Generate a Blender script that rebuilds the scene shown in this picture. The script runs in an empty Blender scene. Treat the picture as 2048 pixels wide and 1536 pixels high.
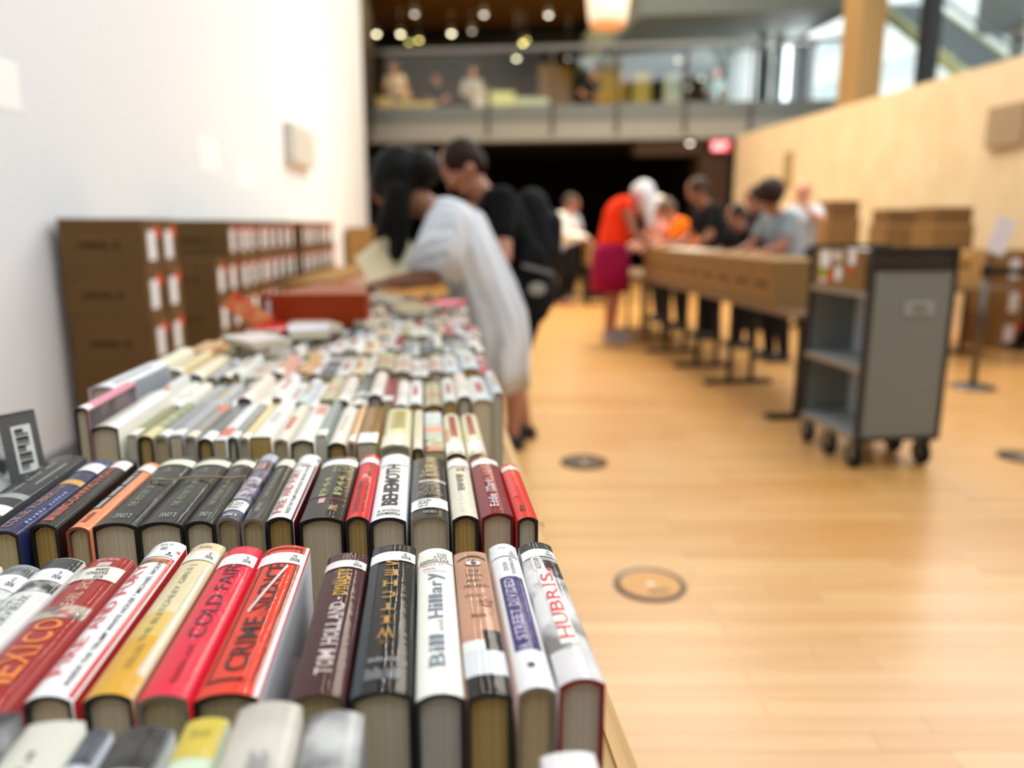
import bpy, bmesh, math, random
from mathutils import Vector, Matrix
R = math.radians
rnd = random.Random(7)
scn = bpy.context.scene
col = scn.collection
s_, c_ = math.sin, math.cos

# ------------------------------------------------------------------ camera
F_PX, CAM_H = 1538.0, 1.24                    # focal length in pixels of a 2048 wide frame
TH = math.atan(318 / F_PX)                    # downward pitch
PS = math.atan(177 / F_PX * math.cos(TH))     # turned right of the table's long axis
FW = Vector((s_(PS)*c_(TH), c_(PS)*c_(TH), -s_(TH)))
RT = Vector((c_(PS), -s_(PS), 0))
UP = Vector((s_(PS)*s_(TH), c_(PS)*s_(TH), c_(TH)))
cd = bpy.data.cameras.new('camera'); cam = bpy.data.objects.new('camera', cd); col.objects.link(cam)
cam.location = (0, 0, CAM_H)
cam.rotation_euler = Matrix((RT, UP, -FW)).transposed().to_euler()
cd.sensor_width = 36; cd.lens = F_PX / 2048 * 36
cd.clip_start = 0.02; cd.clip_end = 200
cd.dof.use_dof = True; cd.dof.focus_distance = 0.78; cd.dof.aperture_fstop = 2.1
scn.camera = cam

# ------------------------------------------------------------------ world, exposure, big lights
w = bpy.data.worlds.new('world'); scn.world = w; w.use_nodes = True
bg = w.node_tree.nodes['Background']; bg.inputs[0].default_value = (0.93, 0.97, 1, 1); bg.inputs[1].default_value = 2.6
vs = scn.view_settings; vs.view_transform = 'Standard'; vs.look = 'None'; vs.gamma = 1; vs.use_curve_mapping = False
vs.exposure = -0.08

def area(name, loc, rot, sx, sy, power, color=(1, 1, 1)):
    l = bpy.data.lights.new(name, 'AREA'); l.shape = 'RECTANGLE'; l.size = sx; l.size_y = sy; l.energy = power; l.color = color
    o = bpy.data.objects.new(name, l); o.location = loc; o.rotation_euler = rot; col.objects.link(o); return o
area('fill_near', (1.6, -.6, 7.35), (0, 0, 0), 5.0, 5.5, 425, (.86, .94, 1))  # added fill above and behind the camera; the ceiling has no opening
area('fill_mid', (4.6, 7.0, 7.35), (0, 0, 0), 2.4, 9.0, 330, (.95, .97, 1))  # added fill under the closed ceiling, kept right to limit spine sheen
area('fill_far', (4.2, 12.6, 7.35), (0, 0, 0), 3.2, 4.0, 330, (1, .90, .74))  # warm fill added to brighten the far hall, no roof opening there
fl = area('hall_fill_warm', (2.2, 10.6, 7.3), (0, 0, 0), 2.5, 5.0, 300, (1, .86, .62)); fl.data.spread = R(100)  # added warm area light aimed down to lift the far floor
area('upper_hall_light', (1.6, 19.0, 6.3), (0, 0, 0), 5.0, 3.0, 330, (1, .76, .42))  # extra warm fill added to brighten the upper floor
area('daylight_upper', (8.0, 17.8, 4.4), (0, R(90), 0), 1.4, 3.4, 190, (.92, .97, 1))
area('daylight_side', (6.6, 5.0, 5.1), (0, R(68), 0), 3.6, 11.0, 330, (.88, .94, 1))

# ------------------------------------------------------------------ helpers
def at(px, py, X=None, Y=None, Z=None):
    d = FW + RT*((px-1024)/F_PX) + UP*((768-py)/F_PX)
    t = X/d.x if X is not None else Y/d.y if Y is not None else (Z-CAM_H)/d.z
    return Vector((d.x*t, d.y*t, CAM_H+d.z*t))

def lin(h):
    if not isinstance(h, str): return (*h[:3], 1)
    v = [int(h[i:i+2], 16)/255 for i in (0, 2, 4)]
    return (*[x/12.92 if x <= .04045 else ((x+.055)/1.055)**2.4 for x in v], 1)

MC = {}
def mat(h, rough=.6, metal=0, coat=0, emit=0, bump=0, bscale=200, var=0, vscale=20, vcol=None, sheen=0):
    k = (h if isinstance(h, str) else tuple(h), rough, metal, coat, emit, bump, bscale, var, vscale, vcol)
    if k in MC: return MC[k]
    m = bpy.data.materials.new('mat_%s' % (h if isinstance(h, str) else 'c')); m.use_nodes = True
    n = m.node_tree.nodes; L = m.node_tree.links; p = n['Principled BSDF']
    p.inputs['Base Color'].default_value = lin(h); p.inputs['Roughness'].default_value = rough; p.inputs['Metallic'].default_value = metal
    if coat == .45: p.inputs['Specular IOR Level'].default_value = .12
    elif rough >= .55 and not coat: p.inputs['Specular IOR Level'].default_value = .15
    p.inputs['Coat Weight'].default_value = coat; p.inputs['Coat Roughness'].default_value = .05
    if emit:
        p.inputs['Emission Color'].default_value = lin(h); p.inputs['Emission Strength'].default_value = emit
    tc = n.new('ShaderNodeTexCoord')
    if bump:
        t = n.new('ShaderNodeTexNoise'); t.inputs['Scale'].default_value = bscale; t.inputs['Detail'].default_value = 2
        b = n.new('ShaderNodeBump'); b.inputs['Strength'].default_value = bump; b.inputs['Distance'].default_value = .002
        L.new(tc.outputs['Object'], t.inputs['Vector']); L.new(t.outputs[0], b.inputs['Height'])
        L.new(b.outputs[0], p.inputs['Normal']); L.new(b.outputs[0], p.inputs['Coat Normal'])
    if var:
        t = n.new('ShaderNodeTexNoise'); t.inputs['Scale'].default_value = vscale; t.inputs['Detail'].default_value = 4
        r = n.new('ShaderNodeMix'); r.data_type = 'RGBA'
        r.inputs['A'].default_value = lin(h); r.inputs['B'].default_value = lin(vcol or '000000')
        cr = n.new('ShaderNodeMapRange'); cr.inputs[1].default_value = .42; cr.inputs[2].default_value = .62; cr.inputs[4].default_value = var
        L.new(tc.outputs['Object'], t.inputs['Vector']); L.new(t.outputs[0], cr.inputs[0]); L.new(cr.outputs[0], r.inputs['Factor'])
        L.new(r.outputs['Result'], p.inputs['Base Color'])
    MC[k] = m; return m

def glossy(h, var=0, vscale=60, vcol=None): return mat(h, .45, 0, .45, 0, .10, 110, var, vscale, vcol)   # book jackets under clear film

def stripes(name, h1, h2, axis, scale, rough=.7, bump=0):
    if name in MC: return MC[name]
    m = bpy.data.materials.new(name); m.use_nodes = True; n = m.node_tree.nodes; L = m.node_tree.links; p = n['Principled BSDF']
    p.inputs['Roughness'].default_value = rough
    tc = n.new('ShaderNodeTexCoord'); mp = n.new('ShaderNodeMapping'); sc = [1.0, 1.0, 1.0]; sc[axis] = scale
    mp.inputs['Scale'].default_value = sc
    t = n.new('ShaderNodeTexNoise'); t.inputs['Scale'].default_value = 3; t.inputs['Detail'].default_value = 3
    r = n.new('ShaderNodeMix'); r.data_type = 'RGBA'; r.inputs['A'].default_value = lin(h1); r.inputs['B'].default_value = lin(h2)
    cr = n.new('ShaderNodeMapRange'); cr.inputs[1].default_value = .35; cr.inputs[2].default_value = .65
    L.new(tc.outputs['Object'], mp.inputs[0]); L.new(mp.outputs[0], t.inputs['Vector']); L.new(t.outputs[0], cr.inputs[0])
    L.new(cr.outputs[0], r.inputs['Factor']); L.new(r.outputs['Result'], p.inputs['Base Color'])
    if bump:
        b = n.new('ShaderNodeBump'); b.inputs['Strength'].default_value = bump; b.inputs['Distance'].default_value = .001
        L.new(t.outputs[0], b.inputs['Height']); L.new(b.outputs[0], p.inputs['Normal'])
    MC[name] = m; return m

class MB:
    """collects geometry with material slots; build() links it as one mesh object"""
    def __init__(s): s.v = []; s.f = []; s.m = []; s.sm = []; s.mats = []
    def mi(s, m):
        if m not in s.mats: s.mats.append(m)
        return s.mats.index(m)
    def add(s, vs, fs, m, smooth=False):
        o = len(s.v); s.v += [tuple(v) for v in vs]; i = s.mi(m)
        for f in fs: s.f.append([a+o for a in f]); s.m.append(i); s.sm.append(smooth)
    def box(s, x0, x1, y0, y1, z0, z1, m, M=None):
        vs = [Vector((x, y, z)) for z in (z0, z1) for y in (y0, y1) for x in (x0, x1)]
        if M: vs = [M @ v for v in vs]
        s.add(vs, [(0, 2, 3, 1), (4, 5, 7, 6), (0, 1, 5, 4), (2, 6, 7, 3), (0, 4, 6, 2), (1, 3, 7, 5)], m)
    def bar(s, p, q, wd, ht, m):
        p, q = Vector(p), Vector(q); d = q-p; Lh = d.length; d.normalize()
        u = Vector((0, 0, 1)) if abs(d.z) < .95 else Vector((0, 1, 0))
        x = d.cross(u).normalized(); z = x.cross(d)
        vs = [a + x*(i*wd/2) + z*(j*ht/2) for a in (p, q) for j in (-1, 1) for i in (-1, 1)]
        s.add(vs, [(0, 1, 3, 2), (4, 6, 7, 5), (0, 4, 5, 1), (2, 3, 7, 6), (0, 2, 6, 4), (1, 5, 7, 3)], m)
    def rev(s, p, q, prof, m, n=14, smooth=True, squash=1, side=None):
        """surface of revolution about p->q; prof = [(t along in metres, radius)]"""
        p, q = Vector(p), Vector(q); d = (q-p).normalized()
        u = Vector(side) if side else (Vector((0, 0, 1)) if abs(d.z) < .95 else Vector((0, 1, 0)))
        x = d.cross(u).normalized(); z = x.cross(d); vs = []; fs = []
        for t, r in prof:
            for k in range(n):
                a = 2*math.pi*k/n; vs.append(p + d*t + x*(r*c_(a)) + z*(r*s_(a)*squash))
        for i in range(len(prof)-1):
            for k in range(n):
                a = i*n+k; b = i*n+(k+1) % n; fs.append((a, b, b+n, a+n))
        fs.append(tuple(range(n))[::-1]); fs.append(tuple(range((len(prof)-1)*n, len(prof)*n)))
        s.add(vs, fs, m, smooth)
    def cyl(s, p, q, r, m, n=16): L_ = (Vector(q)-Vector(p)).length; s.rev(p, q, [(0, r), (L_, r)], m, n)
    def cap(s, p, r0, q, r1, m, n=12, squash=1, side=None):
        Lh = (Vector(q)-Vector(p)).length; pr = []
        for i in range(5):
            a = math.pi/2*(i+.4)/5; pr.append((-r0*c_(a), r0*s_(a)))
        pr += [(0, r0), (Lh, r1)]
        for i in range(5):
            a = math.pi/2*(4.6-i)/5; pr.append((Lh+r1*c_(a), r1*s_(a)))
        s.rev(p, q, pr, m, n, True, squash, side)
    def ell(s, c, rx, ry, rz, m, M=None, n=14):
        vs = []; fs = []; K = 8; c = Vector(c)
        for i in range(K+1):
            b = math.pi*(i+.15*(i == 0)-.15*(i == K))/K
            for k in range(n):
                a = 2*math.pi*k/n; v = Vector((rx*s_(b)*c_(a), ry*s_(b)*s_(a), -rz*c_(b)))
                vs.append(c + (M @ v if M else v))
        for i in range(K):
            for k in range(n):
                a = i*n+k; b = i*n+(k+1) % n; fs.append((a, b, b+n, a+n))
        fs.append(tuple(range(n))[::-1]); fs.append(tuple(range(K*n, K*n+n)))
        s.add(vs, fs, m, True)
    def build(s, name, parent=None, loc=None, rot=None):
        me = bpy.data.meshes.new(name); me.from_pydata(s.v, [], s.f)
        for m in s.mats: me.materials.append(m)
        me.polygons.foreach_set('material_index', s.m); me.polygons.foreach_set('use_smooth', s.sm); me.update()
        o = bpy.data.objects.new(name, me); col.objects.link(o)
        if parent: o.parent = parent
        if loc is not None: o.location = loc
        if rot is not None: o.rotation_euler = rot
        return o

def tag(o, label=None, cat=None, group=None, kind=None):
    if label: o['label'] = label
    if cat: o['category'] = cat
    if group: o['group'] = group
    if kind: o['kind'] = kind
    return o
def empty(name, loc=(0, 0, 0), rz=0):
    o = bpy.data.objects.new(name, None); o.location = loc; o.rotation_euler = (0, 0, rz); o.empty_display_size = .05; col.objects.link(o); return o
def copy_tree(o, parent=None):
    c = o.copy(); col.objects.link(c)
    if parent: c.parent = parent
    for ch in list(o.children): copy_tree(ch, c)
    return c
def struct(mb, name, **k): return tag(mb.build(name, **k), kind='structure')

# ------------------------------------------------------------------ lettering
TC = {}
def glyphs(txt, bold=0):
    """flat triangles of a text in Blender's own font, normalised to a 1 x 1 box; also its aspect"""
    k = (txt, bold)
    if k in TC: return TC[k]
    cu = bpy.data.curves.new('t', 'FONT'); cu.body = txt; cu.size = 1; cu.offset = bold; cu.resolution_u = 3
    ob = bpy.data.objects.new('t', cu); me = bpy.data.meshes.new_from_object(ob)
    vs = [v.co.copy() for v in me.vertices]; fs = [tuple(p.vertices) for p in me.polygons]
    bpy.data.objects.remove(ob); bpy.data.curves.remove(cu); bpy.data.meshes.remove(me)
    if not vs: TC[k] = ([], [], 1); return TC[k]
    x0, x1 = min(v.x for v in vs), max(v.x for v in vs); y0, y1 = min(v.y for v in vs), max(v.y for v in vs)
    TC[k] = ([((v.x-x0)/(x1-x0), (v.y-y0)/(y1-y0)) for v in vs], fs, (x1-x0)/(y1-y0)); return TC[k]
SER = {'A': [(.05, 0), (.95, 0)], 'B': [(.06, 0), (.06, 1)], 'D': [(.06, 0), (.06, 1)], 'E': [(.05, 0), (.05, 1)], 'F': [(.1, 0), (.05, 1)],
       'H': [(.1, 0), (.9, 0), (.1, 1), (.9, 1)], 'I': [(.5, 0), (.5, 1)], 'K': [(.08, 0), (.08, 1), (.93, 0), (.9, 1)], 'L': [(.1, 0), (.1, 1)],
       'M': [(.08, 0), (.92, 0), (.06, 1), (.94, 1)], 'N': [(.08, 0), (.08, 1), (.92, 1)], 'P': [(.1, 0), (.06, 1)], 'R': [(.08, 0), (.06, 1), (.95, 0)],
       'T': [(.5, 0)], 'U': [(.1, 1), (.9, 1)], 'V': [(.05, 1), (.95, 1)], 'W': [(.04, 1), (.96, 1)], 'X': [(.06, 0), (.94, 0), (.08, 1), (.92, 1)],
       'Y': [(.5, 0), (.05, 1), (.95, 1)], '1': [(.5, 0)], '4': [(.75, 0)]}
WID = {'I': .38, 'M': 1.15, 'W': 1.25, ' ': .45, 'L': .7, 'E': .75, 'F': .7, 'i': .3, 'l': .3, '.': .25, '1': .4, 'S': .72, 'J': .55, 'r': .5, 'a': .65, 'n': .65, 'd': .7, 'y': .7, 'z': .6}
def layout(txt, serif=False, bold=0):
    """returns verts in a 1x1 box + faces"""
    if not serif: return glyphs(txt, bold)[:2]
    x = 0; V = []; Fc = []; tot = sum(WID.get(c, .85)+.14 for c in txt)-.14
    for c in txt:
        wd = WID.get(c, .85)
        if c != ' ':
            vs, fs, _ = glyphs(c, bold); o = len(V)
            gw = wd*.35 if c == 'I' else wd; gx = x+(wd-gw)/2
            hh = .7 if c in 'anre' else .14 if c == '.' else 1; lo = -.25 if c == 'y' else 0
            V += [((gx+v[0]*gw)/tot, lo+v[1]*(hh-lo)) for v in vs]; Fc += [tuple(a+o for a in f) for f in fs]
            for (sx, sy) in SER.get(c, []):
                o = len(V); cx = x+sx*wd; y0 = sy-.035 if sy else 0-.035+.035; y1 = y0+.06
                V += [((cx-.17)/tot, y0), ((cx+.17)/tot, y0), ((cx+.17)/tot, y1), ((cx-.17)/tot, y1)]; Fc.append((o, o+1, o+2, o+3))
        x += wd+.14
    return V, Fc
def cut(V, Fc, fn, step):
    """slice flat triangles into bands so that they follow a curved spine"""
    bm = bmesh.new(); bv = [bm.verts.new((*fn(*v), 0)) for v in V]
    for f in Fc:
        try: bm.faces.new([bv[i] for i in f])
        except ValueError: pass
    if V:
        a, b = min(v.co.x for v in bm.verts), max(v.co.x for v in bm.verts); x = math.ceil(a/step)*step
        while x < b:
            bmesh.ops.bisect_plane(bm, geom=bm.verts[:]+bm.edges[:]+bm.faces[:], plane_co=(x, 0, 0), plane_no=(1, 0, 0), dist=1e-7); x += step
    bm.verts.index_update()
    out = [tuple(v.co[:2]) for v in bm.verts], [[v.index for v in f.verts] for f in bm.faces]; bm.free(); return out
def text_mb(mb, txt, m, O, ex, ey, wd, ht, serif=False, bold=0):
    """flat text on a plane: origin O (lower left), unit axes ex, ey"""
    V, Fc = layout(txt, serif, bold); O, ex, ey = Vector(O), Vector(ex), Vector(ey)
    mb.add([O+ex*(v[0]*wd)+ey*(v[1]*ht) for v in V], Fc, m)

# ------------------------------------------------------------------ books
ZT = .765            # table top
PAGE = {k: stripes('pages_'+k, a, b, 0, 420, .8, .4) for k, (a, b) in dict(cream=('e0d5be', 'cfc3a8'), grey=('d0cbc0', 'bfb9aa'), gold=('cdb070', 'b09050'), tan=('d2c29c', 'bfae86')).items()}
WHT = 'f2f1ee'
def spine_pt(T, W, h, s, v, off=0):
    return (s*T/2, v, W - h*abs(s)**2.2 + off*(1 if abs(s) < .98 else .6))
def patch(mb, T, W, h, s0, s1, v0, v1, m, off):
    n = 10; vs = []; fs = []
    for i in range(n+1):
        s = s0+(s1-s0)*i/n
        for v in (v0, v1): vs.append(spine_pt(T, W, h, s, v, off))
    for i in range(n): a = 2*i; fs.append((a, a+2, a+3, a+1))
    mb.add(vs, fs, m, True)
def spine_text(mb, T, W, h, txt, m, v0, v1, s0, s1, orient, serif=False, bold=0, off=.0007):
    V, Fc = layout(txt, serif, bold)
    if orient == 'n': fn = lambda x, y: (s1+(s0-s1)*y, v0+(v1-v0)*x)
    elif orient == 'u': fn = lambda x, y: (s0+(s1-s0)*x, v0+(v1-v0)*y)
    else: fn = lambda x, y: (s1+(s0-s1)*x, v1+(v0-v1)*y)
    P, Q = cut(V, Fc, fn, .2)
    mb.add([spine_pt(T, W, h, p[0], p[1], off) for p in P], Q, m)

def make_book(T, L, W, jacket, board='15161a', page='cream', hard=True, h=None, name='book', design=(), sticker=None, simple=False, side=None):
    """fore-edge down, spine up, near end at y = 0"""
    root = empty(name)
    b = .0028 if hard else .0009
    if h is None: h = (.0055 if T > .02 else .003) if hard else .0006
    h = min(h, T*.22); ins = .004 if hard else .0004
    jm = jacket if not isinstance(jacket, str) else glossy(jacket); bmt = mat(board, .5)
    mb = MB(); n = 6 if simple else 14
    out = [(-T/2, 0)]+[spine_pt(T, W, h, -1+2*i/n, 0)[0::2] for i in range(n+1)]+[(T/2, 0)]
    inn = [(-T/2+b, 0)]+[((-1+2*i/n)*(T/2-b), W-b*1.2-h*abs(-1+2*i/n)**2.2) for i in range(n+1)]+[(T/2-b, 0)]
    k = len(out); vs = [(x, y, z) for y in (0, L) for (x, z) in out]+[(x, y, z) for y in (0, L) for (x, z) in inn]
    fo = []; fi = []
    for i in range(k-1): fo.append((i, i+1, k+i+1, k+i))
    for i in range(k-1):
        fi.append((2*k+i, 3*k+i, 3*k+i+1, 2*k+i+1))
        fi.append((i, 2*k+i, 2*k+i+1, i+1)); fi.append((k+i, k+i+1, 3*k+i+1, 3*k+i))
    fi += [(0, k, 3*k, 2*k), (k-1, 3*k-1, 4*k-1, 2*k-1)]
    mb.add(vs, fo, jm, True); mb.add(vs, fi, bmt)
    for d in design:
        if d[0] == 'band': patch(mb, T, W, h, -.985, .985, d[1]*L, d[2]*L, d[3] if not isinstance(d[3], str) else glossy(d[3]), .0003)
        elif d[0] == 'patch': patch(mb, T, W, h, d[1], d[2], d[3]*L, d[4]*L, d[5] if not isinstance(d[5], str) else glossy(d[5]), .00045)
        elif d[0] in ('quad', 'ell'):
            pts_ = d[1] if d[0] == 'quad' else [(d[1]+d[3]*math.cos(a*math.pi/12), d[2]+d[4]*math.sin(a*math.pi/12)) for a in range(24)]
            P, Q = cut([(u, v*L) for u, v in pts_], [tuple(range(len(pts_)))], lambda x, y: (x, y), .2)
            mb.add([spine_pt(T, W, h, p[0], p[1], d[-1]) for p in P], Q, mat(d[-2], .35, 0, .3))
        elif d[0] == 'dash':      # lettering too soft to read: a run of short ink marks
            _, t, cl, v0, v1, s0, s1, ori = d[:8]; n_ = max(3, t); al = ori == 'n'
            for q_ in range(n_):
                if q_ % 7 == 6: continue
                f0, f1 = (q_+.15)/n_, (q_+.8)/n_
                if al: patch(mb, T, W, h, s0+(s1-s0)*.15*(q_ % 3), s1, (v0+(v1-v0)*f0)*L, (v0+(v1-v0)*f1)*L, mat(cl, .4), .0006)
                else: patch(mb, T, W, h, s0+(s1-s0)*f0, s0+(s1-s0)*f1, v0*L, (v1-(v1-v0)*.15*(q_ % 3))*L, mat(cl, .4), .0006)
        elif d[0] == 'text':
            _, t, cl, v0, v1, s0, s1, ori = d[:8]; ser = len(d) > 8 and d[8]; bo = d[9] if len(d) > 9 else 0
            spine_text(mb, T, W, h, t, mat(cl, .4), v0*L, v1*L, s0, s1, ori, ser, bo)
    if side:      # full panel on the right-hand board
        mb.add([(T/2+.0003, .002, .01), (T/2+.0003, L-.002, .01), (T/2+.0003, L-.002, W-h-.002), (T/2+.0003, .002, W-h-.002)], [(0, 1, 2, 3)], glossy(side) if isinstance(side, str) else side)
    mb.build('cover', root)
    pb = MB(); pt = T/2-b-.0003; q = [(-pt, .004)]+[((-1+2*i/n)*pt, W-b*1.4-.0015-h*abs(-1+2*i/n)**2.2) for i in range(n+1)]+[(pt, .004)]
    kk = len(q); pv = [(x, y, z) for y in (ins, L-ins) for (x, z) in q]
    pb.add(pv, [tuple(range(kk))[::-1], tuple(range(kk, 2*kk))]+[(i, (i+1) % kk, kk+(i+1) % kk, kk+i) for i in range(kk)], PAGE[page])
    pb.build('page_block', root)
    if sticker:
        v0, v1, lines = sticker[:3]; scol = sticker[3] if len(sticker) > 3 else WHT
        sb = MB(); patch(sb, T, W, h, -.99, .99, v0*L, v1*L, mat(scol, .35, 0, .6), .0009)
        if not simple and lines:
            for (t, a0, a1, s0, s1, ori) in lines: spine_text(sb, T, W, h, t, mat('1c1c20', .5), (v0+(v1-v0)*a0)*L, (v0+(v1-v0)*a1)*L, s0, s1, ori, False, .01, .0013)
        tag(sb.build('spine_label', root), 'white paper call number label' if scol == WHT else 'cream paper call number label')
    return root

def place_far(xl, xr, yf, z, L, label, kw, W=None, rz=0):
    a, b2 = at(xl, yf, Z=z), at(xr, yf, Z=z)
    r = make_book(abs(b2.x-a.x)-.001, L, W or z-ZT, **kw)
    r.location = ((a.x+b2.x)/2, (a.y+b2.y)/2-L, ZT); r.rotation_euler = (0, 0, rz)
    return tag(r, label, 'book')
def place_book(quad, z, label, W=None, group=None, roll=0, kw=None, ylen=None):
    """quad = near-left px, near-right px, near y, far y of the spine top on height z"""
    xl, xr, yn, yf = quad
    a, b2 = at(xl, yn, Z=z), at(xr, yn, Z=z)
    yfar = ylen+(a.y+b2.y)/2 if ylen else at((xl+xr)/2, yf, Z=z).y
    T = abs(b2.x-a.x)-.0012; L = yfar-(a.y+b2.y)/2
    r = make_book(T, L, W or z-ZT, **kw)
    r.location = ((a.x+b2.x)/2, (a.y+b2.y)/2, ZT); r.rotation_euler = (0, roll, 0)
    return tag(r, label, 'book', group)

photo = lambda a, b, sc=90: glossy(a, .95, sc, b)      # mottled printed picture
S900 = lambda c='H': [('900', .2, .5, .38, .8, 'i'), (c, .55, .8, .48, .62, 'i')]
ZS = .93
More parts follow.
